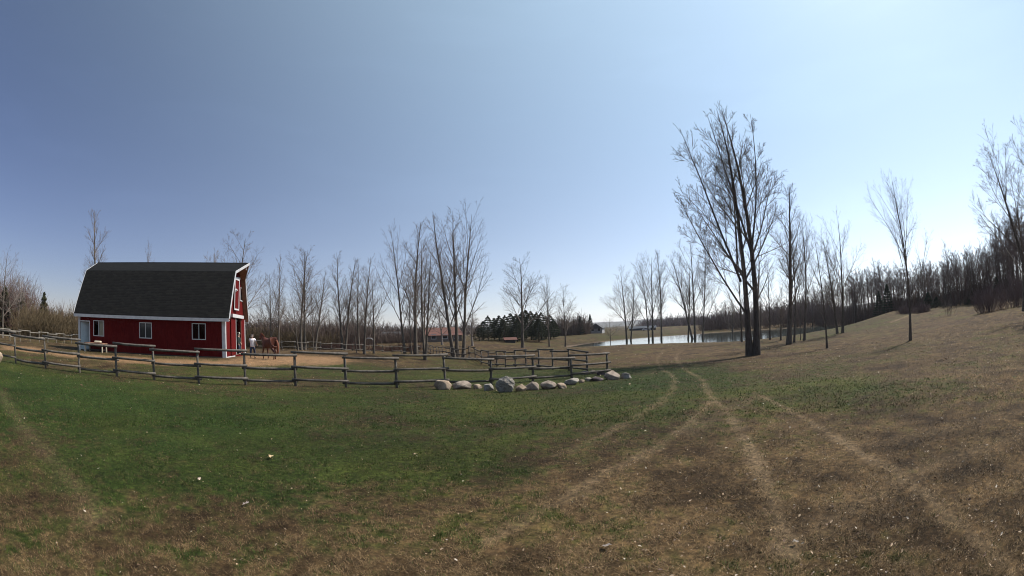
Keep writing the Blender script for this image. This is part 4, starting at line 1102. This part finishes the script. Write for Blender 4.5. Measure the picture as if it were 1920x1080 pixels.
# ------------------------------------------------------------------ boulders
def stone_mat(name, c0, c1, c2, sc=5):
    m, n, l, b = mat_new(name)
    a = noise_node(n, l, sc, 6, .7); q = noise_node(n, l, sc*6, 4, .8)
    r = ramp(n, l, a.outputs['Fac'], [(.3, c0), (.5, c1), (.72, c2)])
    r2 = ramp(n, l, q.outputs['Fac'], [(.35, (.7,.7,.7)), (.65, (1.2,1.2,1.2))])
    mx = n.new('ShaderNodeMix'); mx.data_type = 'RGBA'; mx.blend_type = 'MULTIPLY'; mx.inputs[0].default_value = 1
    l.new(r.outputs[0], mx.inputs[6]); l.new(r2.outputs[0], mx.inputs[7]); l.new(mx.outputs[2], b.inputs['Base Color'])
    b.inputs['Roughness'].default_value = .9; b.inputs['Specular IOR Level'].default_value = .2
    bp = n.new('ShaderNodeBump'); bp.inputs['Strength'].default_value = .6; bp.inputs['Distance'].default_value = .02
    l.new(a.outputs['Fac'], bp.inputs['Height']); l.new(bp.outputs[0], b.inputs['Normal']); return m
S_tan = stone_mat('tan_granite', (.18,.13,.09), (.30,.225,.16), (.38,.30,.225))
S_pink = stone_mat('pink_granite', (.15,.115,.088), (.245,.195,.155), (.31,.26,.21))
S_grey = stone_mat('grey_gneiss', (.13,.115,.095), (.23,.205,.175), (.33,.30,.26), 7)
S_pale = stone_mat('pale_granite', (.19,.165,.135), (.30,.265,.22), (.38,.34,.285))
S_dark = stone_mat('dark_basalt', (.06,.05,.05), (.13,.10,.10), (.22,.17,.16))
import bmesh
def boulder(px, py, w, h, mat, label, seed, layered=False, lean=0.0, d=None, flat=.8, dep=.8):
    """px, py the foot in the photograph, w and h its size in photograph pixels"""
    if d is None: x, y = G(px, py)
    else: x, y, _ = ground_at(px, d)
    z = H1(x, y); dd = hypot(x, y)
    W_, H_ = w/815*dd, h/815*dd
    bm = bmesh.new(); bmesh.ops.create_icosphere(bm, subdivisions=5 if layered else 4, radius=1)
    rs = np.random.default_rng(seed); planes = [(Vector(rs.normal(0,1,3)).normalized(), rs.uniform(.58,.86)) for _ in range(11)]
    for v in bm.verts:
        p = v.co.copy()
        for nn_, dd2 in planes:
            t = p.dot(nn_)
            if t > dd2: p -= nn_*(t-dd2)*.93
        q = float(fbm(np.array([p.x*1.3+seed]), np.array([p.y*1.3+p.z*1.7]), seed, 3)[0])-.5
        p *= 1+q*.30
        q2 = float(fbm(np.array([p.x*4+seed*3]), np.array([p.y*4+p.z*5]), seed+9, 3)[0])-.5; p *= 1+q2*.10
        if layered:
            k = p.z*3.2+p.x*1.9+q*3.0; st = (k-math.floor(k)); p *= 1+.09*(st-.5)
        v.co = p
    zs = [v.co.z for v in bm.verts]; xs = [v.co.x for v in bm.verts]
    sx_, sz_ = W_/(max(xs)-min(xs)), (H_*1.34)/(max(zs)-min(zs))
    for v in bm.verts:
        v.co = Vector((v.co.x*sx_, v.co.y*sx_*dep, (v.co.z-min(zs))*sz_ - H_*.34))
    for f in bm.faces: f.smooth = not layered
    me = bpy.data.meshes.new('boulder'); bm.to_mesh(me); bm.free(); me.materials.append(mat)
    o = link('boulder', me, label=label, category='boulder', group='boulders along the fence corner')
    o.location = (x + sin(atan2(x,y))*W_*.3, y + cos(atan2(x,y))*W_*.3, z+.0); o.rotation_euler = (0, lean, -atan2(x, y))
boulder(830, 731, 34, 18, S_tan, 'tan flat-topped boulder at the left end of the stone row', 1)
boulder(868, 730, 38, 15, S_pink, 'long pinkish grey boulder second from the left', 2)
boulder(896, 729, 17, 9, S_tan, 'small pinkish tan stone third from the left', 3)
boulder(914, 733, 20, 14, S_grey, 'small split grey stone left of the big layered boulder', 4, lean=.2)
boulder(947, 736, 38, 31, S_grey, 'largest boulder, grey and deeply layered', 5, layered=True, lean=.12)
boulder(976, 734, 20, 14, S_tan, 'tilted tan stone right against the big layered boulder', 6, lean=.35)
boulder(996, 732, 29, 16, S_pink, 'pale pinkish rounded boulder right of the tilted stone', 7)
boulder(1028, 730, 32, 16, S_pink, 'pinkish boulder with a dark hollow, under the last fence posts', 8)
boulder(1052, 729, 20, 11, S_tan, 'low brownish stone leaning right of the hollowed boulder', 9, lean=.3)
boulder(1073, 722, 30, 12, S_pale, 'pale whitish wedge-shaped boulder', 10, lean=-.15)
boulder(1091, 718, 11, 7, S_tan, 'smallest tan stone right of the white wedge boulder', 11)
boulder(1103, 715, 13, 7, S_pale, 'small pale stone before the dark slab', 12)
boulder(1120, 715, 26, 9, S_dark, 'low dark reddish slab left of the pink round boulder', 13)
boulder(1149, 712, 31, 15, S_pink, 'pink rounded boulder near the right end of the stone row', 14)
boulder(1174, 710, 22, 11, S_grey, 'brownish grey boulder at the right end of the stone row', 15)
boulder(1113, 701, 14, 7, S_tan, 'orange tan stone behind the fence corner', 16)
boulder(1128, 703, 18, 9, S_dark, 'dark grey stone beside the last post, behind the row', 17)
boulder(1098, 702, 16, 6, S_dark, 'flat dark stone behind the fence corner, left of the orange one', 18)
boulder(1146, 700, 12, 5, S_tan, 'small tan stone just behind the pink round boulder', 19)
boulder(-4, 682, 26, 20, S_tan, 'tan boulder cut by the left edge of the picture', 20)

# ------------------------------------------------------------------ houses and shed far off
M_red_roof = simple('rusty_red_roof', (.075,.030,.022), (.12,.05,.035), 1.2, .85)
M_tan_wall = simple('tan_house_wall', (.13,.10,.085), (.18,.145,.12), 2, .85)
M_grey_wall = simple('grey_siding', (.22,.21,.21), (.30,.29,.29), 2, .8)
M_grey_roof = simple('grey_roof', (.05,.05,.052), (.08,.08,.082), 1.5, .85)
M_blue_grey = simple('blue_grey_metal', (.045,.05,.058), (.07,.075,.085), 1.5, .9, spec=.1)
def house(px, d, wpx, wallpx, roofpx, dep, rz, wm, rm, label, name='house', wins=3, gable_front=False):
    x, y, z = ground_at(px, d); k = d/815
    e = empty(name, (x, y, z), label, 'house' if name == 'house' else name.replace('_', ' '), rz=-atan2(x, y)+rz)
    w, hw, hr = wpx*k/2, wallpx*k, roofpx*k
    MB().box(-w, 0, -.6, w, dep, hw).build('wall', wm, e)
    r_ = MB()
    if gable_front: r_.prism([(-w-.4,hw+.003),(w+.4,hw+.003),(0,hw+hr)], 'y', -.4, dep+.4)
    else: r_.prism([(-.5,hw+.003),(dep+.5,hw+.003),(dep/2,hw+hr)], 'x', -w-.5, w+.5)
    r_.build('roof', rm, e)
    for q in range(wins):
        cx = -w + (q+.5)*2*w/wins
        f = MB().box(cx-.65, -.05, hw*.42, cx+.65, -.004, hw*.42+1.2).build('window', M_white, e)
        MB().box(cx-.52, -.06, hw*.42+.12, cx+.52, -.051, hw*.42+1.08).build('pane', M_glass, f)
    return e
house(834, 104, 66, 12, 15, 9, .25, M_tan_wall, M_red_roof, 'low house with a rusty red roof behind the tall trees')
house(1117, 168, 24, 9, 10, 12, -.1, M_grey_wall, M_grey_roof, 'grey gabled house on the rise above the pond', gable_front=True, wins=2)
house(730, 150, 42, 6, 7, 10, .1, M_blue_grey, M_grey_roof, 'low dark grey building behind the second and third tree groups', wins=0)
house(1205, 235, 50, 4, 4, 10, 0, M_blue_grey, M_blue_grey, 'long low blue grey shed beyond the pond', wins=0)
sh = house(957, 98, 17, 5.5, 4.5, 2.2, .15, M_blue_grey, M_red_roof, 'small grey hut with a rusty roof in front of the pines', name='hut', wins=0)
# white car parked by the far shed
x, y, z = ground_at(1212, 222); cr = empty('parked_car', (x, y, z), 'white car parked before the long shed beyond the pond', 'car', rz=-atan2(x,y))
MB().prism([(-2.2,.35),(2.2,.35),(2.25,.85),(1.3,.95),(.7,1.45),(-1.2,1.45),(-1.8,.98),(-2.25,.9)], 'y', -.85, .85).build('body', M_white, cr, bevel=.05)
MB().prism([(-1.05,.99),(.95,.99),(.55,1.38),(-1.0,1.38)], 'y', -.88, .88).build('window', M_glass, cr)
for wx_ in (-1.4, 1.4):
    for wy_ in (-.8, .8): MB().tube([(wx_, wy_-.1, .33),(wx_, wy_+.1, .33)], .33, 12).build('wheel', M_dark, cr)

# ------------------------------------------------------------------ people and horse
M_skin = simple('skin', (.42,.26,.19), (.50,.32,.24), 8, .6)
M_shirt = simple('white_shirt', (.66,.62,.62), (.78,.75,.75), 4, .85)
M_jeans = simple('dark_jeans', (.020,.025,.045), (.04,.05,.085), 8, .9)
M_hair = simple('grey_hair', (.12,.09,.07), (.25,.22,.2), 12, .8)
M_coat = simple('dark_green_coat', (.012,.025,.022), (.03,.045,.04), 6, .85)
M_hat = simple('cream_cap', (.6,.55,.45), (.72,.68,.58), 6, .8)
M_boot = simple('boot_leather', (.03,.02,.015), (.06,.045,.03), 6, .6)
M_horse = simple('chestnut_coat', (.05,.013,.007), (.10,.028,.014), 3, .55, spec=.4)
M_mane = simple('chestnut_mane', (.10,.028,.012), (.20,.065,.03), 9, .7, stretch=(3,3,.4))
M_hoof = simple('dark_hoof', (.02,.015,.012), (.04,.03,.025), 5, .6)
def skin_mesh(name, verts, edges, radii, mat, root=0, sub=2, parent=None, **kw):
    me = bpy.data.meshes.new(name); me.from_pydata(verts, edges, [])
    o = link(name, me, parent, **kw)
    me.skin_vertices or me.attributes
    md = o.modifiers.new('skin', 'SKIN'); md.use_smooth_shade = True
    if not me.skin_vertices:
        bm = bmesh.new(); bm.from_mesh(me); bm.verts.layers.skin.verify(); bm.to_mesh(me); bm.free()
    sv = me.skin_vertices[0].data
    for k, r_ in enumerate(radii):
        sv[k].radius = (r_, r_) if not hasattr(r_, '__len__') else r_
        sv[k].use_root = (k == root)
    s2 = o.modifiers.new('sub', 'SUBSURF'); s2.levels = sub; s2.render_levels = sub
    dg = bpy.context.evaluated_depsgraph_get(); ev = o.evaluated_get(dg)
    nm = bpy.data.meshes.new_from_object(ev); o.modifiers.clear(); o.data = nm
    nm.name = name; nm.materials.clear(); nm.materials.append(mat)
    nm.polygons.foreach_set('use_smooth', [True]*len(nm.polygons))
    return o
def chain(vs, es, rs, pts, start=None):
    prev = start
    for p, r_ in pts:
        vs.append(p); rs.append(r_); k = len(vs)-1
        if prev is not None: es.append((prev, k))
        prev = k
    return prev
def person(loc, rz, label, top_m, leg_m, hair_m, pose, cap=None):
    """pose: dict with hands, feet (local metres, facing -y)"""
    e = empty('person', loc, label, 'person', rz=rz)
    H_ = pose['hands']; F_ = pose['feet']
    # body: one continuous figure in skin tone
    vs, es, rs = [], [], []
    pel = chain(vs, es, rs, [((0,0,.93), .13)])
    ch = chain(vs, es, rs, [((0,.01,1.10), .125), ((0,.02,1.28), .15), ((0,.01,1.40), .13)], pel)
    nk = chain(vs, es, rs, [((0,0,1.47), .055), ((0,-.01,1.54), .055), ((0,-.02,1.63), .085), ((0,-.02,1.70), .075)], ch)
    for s_, (hx, hy, hz) in zip((-1, 1), H_):
        sh = Vector((s_*.19, .01, 1.38)); hd = Vector((hx, hy, hz)); elb = (sh+hd)/2+Vector((s_*.07, .07, -.03))
        wr = chain(vs, es, rs, [(tuple(sh), .06), (tuple(elb), .042), (tuple(hd), .028)], ch)
        dr = (hd-elb).normalized(); sd = dr.cross(Vector((0,0,1))); sd = sd.normalized() if sd.length > .1 else Vector((1,0,0))
        pm = chain(vs, es, rs, [(tuple(hd+dr*.05), .03)], wr)
        for q, ln in ((-.026,.075),(-.009,.085),(.009,.082),(.026,.065)):
            chain(vs, es, rs, [(tuple(hd+dr*.09+sd*q), .009), (tuple(hd+dr*(.09+ln*.55)+sd*q*1.1+Vector((0,0,-.012))), .008), (tuple(hd+dr*(.09+ln*.9)+sd*q*1.1+Vector((0,0,-.035))), .007)], pm)
        chain(vs, es, rs, [(tuple(hd+dr*.04+sd*.035*s_), .010), (tuple(hd+dr*.085+sd*.055*s_), .009)], pm)
    for s_, (fx, fy, fz, kb) in zip((-1, 1), F_):
        hp_ = (s_*.095, 0, .90); kn = ((fx+s_*.095)/2, (fy)/2-kb, .50+fz*.5)
        chain(vs, es, rs, [(hp_, .095), (kn, .062), ((fx, fy, .11+fz), .042), ((fx, fy-.06, .05+fz), .045), ((fx, fy-.17, .035+fz), .035)], pel)
    skin_mesh('body', vs, es, rs, M_skin, 0, 2, e)
    vs, es, rs = [], [], []
    a_ = chain(vs, es, rs, [((0,0,.80), .185), ((0,0,.92), .185), ((0,.01,1.10), .19), ((0,.02,1.28), .21), ((0,.01,1.40), .155)])
    for s_, (hx, hy, hz) in zip((-1, 1), H_):
        sh = Vector((s_*.19, .01, 1.38)); hd = Vector((hx, hy, hz)); elb = (sh+hd)/2+Vector((s_*.07, .07, -.03))
        end = hd if cap else elb.lerp(sh, .25)
        pts = [(tuple(sh), .095), (tuple(elb if cap else end), .065 if cap else .082)] + ([(tuple(elb.lerp(hd,.85)), .045)] if cap else [])
        chain(vs, es, rs, pts, a_)
    skin_mesh('coat' if cap else 'shirt', vs, es, rs, top_m, 0, 2, e)
    vs, es, rs = [], [], []
    pl = chain(vs, es, rs, [((0,0,.94), .165), ((0,0,.84), .165)])
    for s_, (fx, fy, fz, kb) in zip((-1, 1), F_):
        hp_ = (s_*.10, 0, .82); kn = ((fx+s_*.095)/2, (fy)/2-kb, .50+fz*.5)
        chain(vs, es, rs, [(hp_, .115), (kn, .09), ((fx, fy, .12+fz), .072)], pl)
    skin_mesh('trousers', vs, es, rs, leg_m, 0, 2, e)
    for s_, (fx, fy, fz, kb) in zip((-1, 1), F_):
        skin_mesh('boot', [(fx, fy+.02, .10+fz), (fx, fy, .05+fz), (fx, fy-.18, .04+fz)], [(0,1),(1,2)], [.055,.055,.042], M_boot, 0, 1, e)
    # face and hair
    skin_mesh('hair', [(0,.02,1.66),(0,.0,1.735),(0,.03,1.60)], [(0,1),(0,2)], [.095,.075,.07], hair_m, 0, 2, e)
    MB().tube([(0,-.105,1.64),(0,-.125,1.615)], [.008,.016], 6).build('nose', M_skin, e)
    for s_ in (-1, 1):
        MB().tube([(s_*.03,-.098,1.655),(s_*.03,-.106,1.655)], .010, 8).build('eye', M_dark, e)
        MB().tube([(s_*.085,-.01,1.64),(s_*.10,.0,1.64)], [.026,.02], 8).build('ear', M_skin, e)
    if cap:
        c_ = skin_mesh('cap', [(0,.0,1.73),(0,.0,1.775),(0,-.13,1.72)], [(0,1),(0,2)], [.105,.085,(.07,.02)], cap, 0, 2, e)
    return e
gx, gy = G(474, 671.5)
az = atan2(gx, gy)
pz = H1(gx, gy)
person((gx, gy, pz), -az + pi + radians(-18), 'person in a white T-shirt and dark jeans walking away beside the horse', M_shirt, M_jeans, M_hair,
       dict(hands=[(-.34,-.16,1.02),(.22,-.32,1.12)], feet=[(-.10,-.24,.0,.10),(.09,.26,.04,-.05)]))
q = barn_pt(X1+.14, 4.7)
person((q.x, q.y, BZ+.02), B_TH + radians(90), 'person in dark clothes and a cream cap standing in the barn doorway', M_coat, M_jeans, M_hair,
       dict(hands=[(-.26,-.05,.86),(.27,-.12,.98)], feet=[(-.10,.0,.0,.03),(.11,-.05,.0,.03)]), cap=M_hat)
# horse: local -x is forward
def horse(loc, rz, label):
    e = empty('horse', loc, label, 'horse', rz=rz)
    vs, es, rs = [], [], []
    rump = chain(vs, es, rs, [((.60,0,1.22), (.31,.35))])
    bar = chain(vs, es, rs, [((.28,0,1.17), (.34,.38)), ((-.15,0,1.11), (.35,.40)), ((-.48,0,1.15), (.30,.38))], rump)
    nk = chain(vs, es, rs, [((-.74,0,1.36), (.16,.25)), ((-.98,.03,1.54), (.12,.18)), ((-1.18,.07,1.68), (.10,.14))], bar)
    hd = chain(vs, es, rs, [((-1.34,.12,1.66), (.10,.13)), ((-1.52,.20,1.50), (.07,.085)), ((-1.63,.25,1.38), (.06,.065))], nk)
    for s_, dx, kx_ in ((-1, -.10, .04), (1, .06, .0)):
        y = s_*.17
        chain(vs, es, rs, [((-.50,y,.95), .12), ((-.52+dx*.5,y,.72), .075), ((-.53+dx-kx_,y,.47), .055), ((-.50+dx,y,.22), .036), ((-.51+dx,y,.10), .045), ((-.55+dx,y,.03), .05)], bar)
    for s_, dx in ((-1, .16), (1, -.12)):
        y = s_*.18
        chain(vs, es, rs, [((.60+dx*.2,y,.98), .17), ((.50+dx*.5,y,.80), .115), ((.72+dx,y,.55), .062), ((.66+dx,y,.26), .038), ((.64+dx,y,.12), .047), ((.60+dx,y,.03), .052)], rump)
    skin_mesh('body', vs, es, rs, M_horse, 1, 2, e)
    skin_mesh('tail', [(.86,0,1.40),(1.02,.0,1.30),(1.10,.0,1.05),(1.10,.0,.75),(1.06,0,.45)], [(0,1),(1,2),(2,3),(3,4)], [.05,.075,.10,.095,.04], M_mane, 0, 2, e)
    skin_mesh('mane', [(-.62,.0,1.56),(-.80,.02,1.65),(-.98,.04,1.75),(-1.15,.07,1.83),(-1.32,.11,1.79)], [(0,1),(1,2),(2,3),(3,4)], [(.03,.09),(.035,.10),(.035,.09),(.035,.06),(.03,.05)], M_mane, 0, 2, e)
    for s_ in (-1, 1):
        MB().tube([(-1.24,.09+s_*.06,1.76),(-1.23,.09+s_*.075,1.91)], [.035,.006], 6).build('ear', M_horse, e)
        MB().tube([(-1.40,.14+s_*.088,1.66),(-1.40,.14+s_*.10,1.66)], .018, 8).build('eye', M_hoof, e)
    MB().tube([(-1.55,.215,1.47),(-1.535,.21,1.50)], .085, 12).build('halter', M_dark, e)
    return e
hx_, hy_ = G(506, 674)
horse((hx_, hy_, H1(hx_, hy_)), -atan2(hx_, hy_) + radians(-55), 'chestnut horse being led across the dirt beside the barn')

# ------------------------------------------------------------------ grass blades, dead leaves
def scatter(n, r0, r1, seed, a0=-84, a1=84, pw=1.0):
    r_ = np.random.default_rng(seed)
    r = r0*(r1/r0)**(r_.uniform(0, 1, n)**pw); a = np.radians(r_.uniform(a0, a1, n))
    return r*np.sin(a), r*np.cos(a), r_
def ground_z(x, y): return height(x, y)
def blades(name, n, r0, r1, seed, hgt, wid):
    x, y, rg = scatter(n, r0, r1, seed)
    c, gg, rm, dm = ground_color(x, y)
    clump = fbm(x*9, y*9, 4, 2)
    keep = (rg.uniform(0,1,n) < .15+1.3*sstep(.2,.8,clump)) & (dm < .4) & (rg.uniform(0,1,n) > rm*.35)
    x, y, c, gg, clump = x[keep], y[keep], c[keep], gg[keep], clump[keep]
    n = len(x); z = height(x, y); r = np.hypot(x, y)
    dead = rg.uniform(0,1,n) > gg*.78+.05
    u1 = rg.uniform(0,1,n)[:,None]; col = np.where(dead[:,None], C_STRAW[None]*(.35+1.6*u1**1.7), (C_GREEN*1.25)[None]*(.45+1.3*u1))
    col = col*(.45+.55*np.minimum(c.sum(1)/np.median(c.sum(1)), 1.8))[:,None]*.9 + c*.25
    w = wid*(1+r/9)*rg.uniform(.6,1.3,n); h = hgt*rg.uniform(.5,1.3,n)*(.6+.8*clump)
    a = rg.uniform(0, 2*pi, n); lean = np.where(dead, rg.uniform(.6, 2.2, n), rg.uniform(.1, 1.0, n))
    d = np.stack([np.cos(a), np.sin(a), np.zeros(n)], 1); s_ = np.stack([-np.sin(a), np.cos(a), np.zeros(n)], 1)
    b0 = np.stack([x, y, z-.005], 1)
    tip = b0 + d*(h*np.minimum(lean, 1.8)*.8)[:,None] + np.array([[0,0,1.]])*(h/np.sqrt(1+lean*lean))[:,None]
    V = np.stack([b0-s_*w[:,None]/2, b0+s_*w[:,None]/2, tip], 1).reshape(-1,3)
    F = np.arange(n*3).reshape(-1,3)
    return mesh_np(name, V, [F], M_blade, False, np.repeat(col, 3, 0))
m, n, l, b = mat_new('grass_blades')
at_ = n.new('ShaderNodeAttribute'); at_.attribute_name = 'tint'; l.new(at_.outputs['Color'], b.inputs['Base Color'])
b.inputs['Roughness'].default_value = .75; b.inputs['Specular IOR Level'].default_value = .15
M_blade = m
link('grass', blades('grass', 420000, 1.9, 9.5, 101, .033, .0046), kind='stuff', label='short green and straw coloured grass blades near the camera', category='grass')
link('grass', blades('grass', 330000, 8.5, 42, 102, .038, .007), kind='stuff', label='short patchy grass of the middle lawn', category='grass')
# dead leaves and bits of straw
m, n, l, b = mat_new('dead_leaves')
at_ = n.new('ShaderNodeAttribute'); at_.attribute_name = 'tint'; l.new(at_.outputs['Color'], b.inputs['Base Color'])
b.inputs['Roughness'].default_value = .7; M_leaf = m
def leaves(n, r0, r1, seed, size, pw=1.0):
    x, y, rg = scatter(n, r0, r1, seed, pw=pw)
    a_ = np.degrees(np.arctan2(x, y)); g = greenness(x, y)
    keep = rg.uniform(0,1,n) < (.25+.75*sstep(-10, 40, a_))*(1.05-.6*g)
    sd = sdf_poly(x, y, SHORE); keep &= sd > .4
    x, y = x[keep], y[keep]; n = len(x); z = height(x, y); r = np.hypot(x, y)
    s_ = size*np.minimum(rg.lognormal(-.3, .4, n), 1.7)*(1+r/60)*np.minimum(1, .55+r/22)
    a = rg.uniform(0, 2*pi, n); d = np.stack([np.cos(a), np.sin(a), rg.normal(0,.35,n)], 1); d = _norm(d)
    e = np.stack([-np.sin(a), np.cos(a), rg.normal(0,.45,n)], 1); e = _norm(e); up = np.array([[0,0,1.]])
    c = np.stack([x, y, z+.018+rg.uniform(0,.02,n)], 1)
    S = s_[:,None]; cu = (rg.uniform(.05,.45,n)*s_)[:,None]
    V = np.stack([c-d*S, c-e*S*.55+up*cu*.8, c+d*S*1.05+up*cu*.4, c+e*S*.5+up*cu, c-up*.1*S], 1).reshape(-1,3)
    b_ = np.arange(n)*5
    F = np.concatenate([np.stack([b_+i, b_+j, b_+4], 1) for i, j in ((0,1),(1,2),(2,3),(3,0))])
    t = rg.uniform(0,1,n)[:,None]; u_ = rg.uniform(0,1,n)[:,None]
    col = np.where(t < .15, np.array([[.42,.35,.27]])*(.75+.5*u_), np.where(t < .65, np.array([[.30,.21,.13]])*(.6+.7*u_), np.array([[.13,.075,.045]])*(.5+.9*u_)))
    return mesh_np('dead_leaves', V, [F], M_leaf, False, np.repeat(col, 5, 0))
link('dead_leaves', leaves(11000, 2.0, 45, 201, .018), kind='stuff', label='dry brown and bleached leaves scattered over the turf', category='dead leaves')
link('dead_leaves', leaves(9000, 14, 75, 202, .03, .8), kind='stuff', label='leaf litter on the slope under the bare trees', category='dead leaves')
def big_leaf(px, py, s_, col, label, seed):
    rg = random.Random(seed); x, y = G(px, py); z = H1(x, y)
    pts = []
    for k in range(14):
        t = 2*pi*k/14; rr_ = s_*(1+.28*math.cos(5*t)+rg.uniform(-.12,.12)); pts.append((rr_*cos(t), rr_*.75*sin(t), s_*.30*abs(sin(t*1.5))+rg.uniform(0,.3)*s_))
    V = [(0,0,.012)] + pts; F = [(0, k+1, (k+1) % 14+1) for k in range(14)]
    me = bpy.data.meshes.new('dead_leaf'); me.from_pydata(V, [], F); m_ = simple('leaf_'+str(seed), tuple(c*.8 for c in col), col, 20, .7); me.materials.append(m_)
    o = link('dead_leaf', me, label=label, category='leaf', group='single large fallen leaves'); o.location = (x, y, z+.03); o.rotation_euler = (rg.uniform(-.3,.3), rg.uniform(-.3,.3), rg.uniform(0,6))
big_leaf(508, 861, .055, (.50,.36,.20), 'large curled tan leaf lying alone on the green lawn, left of centre', 1)
big_leaf(375, 903, .03, (.55,.42,.32), 'small pale tan leaf lying below and left of the large curled one', 2)
big_leaf(462, 950, .036, (.30,.24,.21), 'greyish crumpled leaf below the large curled one', 3)
big_leaf(1490, 1022, .026, (.24,.20,.16), 'whitish leaf near the bottom on the right wheel track', 4)
big_leaf(1137, 1030, .034, (.24,.20,.17), 'whitish broken leaf near the bottom right of centre', 5)
# ------------------------------------------------------------------ spring haze in the air
hz = MB().box(-6500, -6500, -14, 6500, 6500, 42).build('haze', None, kind='stuff', label='thin spring haze in the air over the whole farm', category='haze')
m = bpy.data.materials.new('haze_air'); m.use_nodes = True; n = m.node_tree.nodes; n.clear()
o_ = n.new('ShaderNodeOutputMaterial'); v_ = n.new('ShaderNodeVolumePrincipled')
v_.inputs['Color'].default_value = (.92,.95,1,1); v_.inputs['Density'].default_value = .00011; v_.inputs['Anisotropy'].default_value = .3
m.node_tree.links.new(v_.outputs[0], o_.inputs['Volume'])
hz.data.materials.clear(); hz.data.materials.append(m)
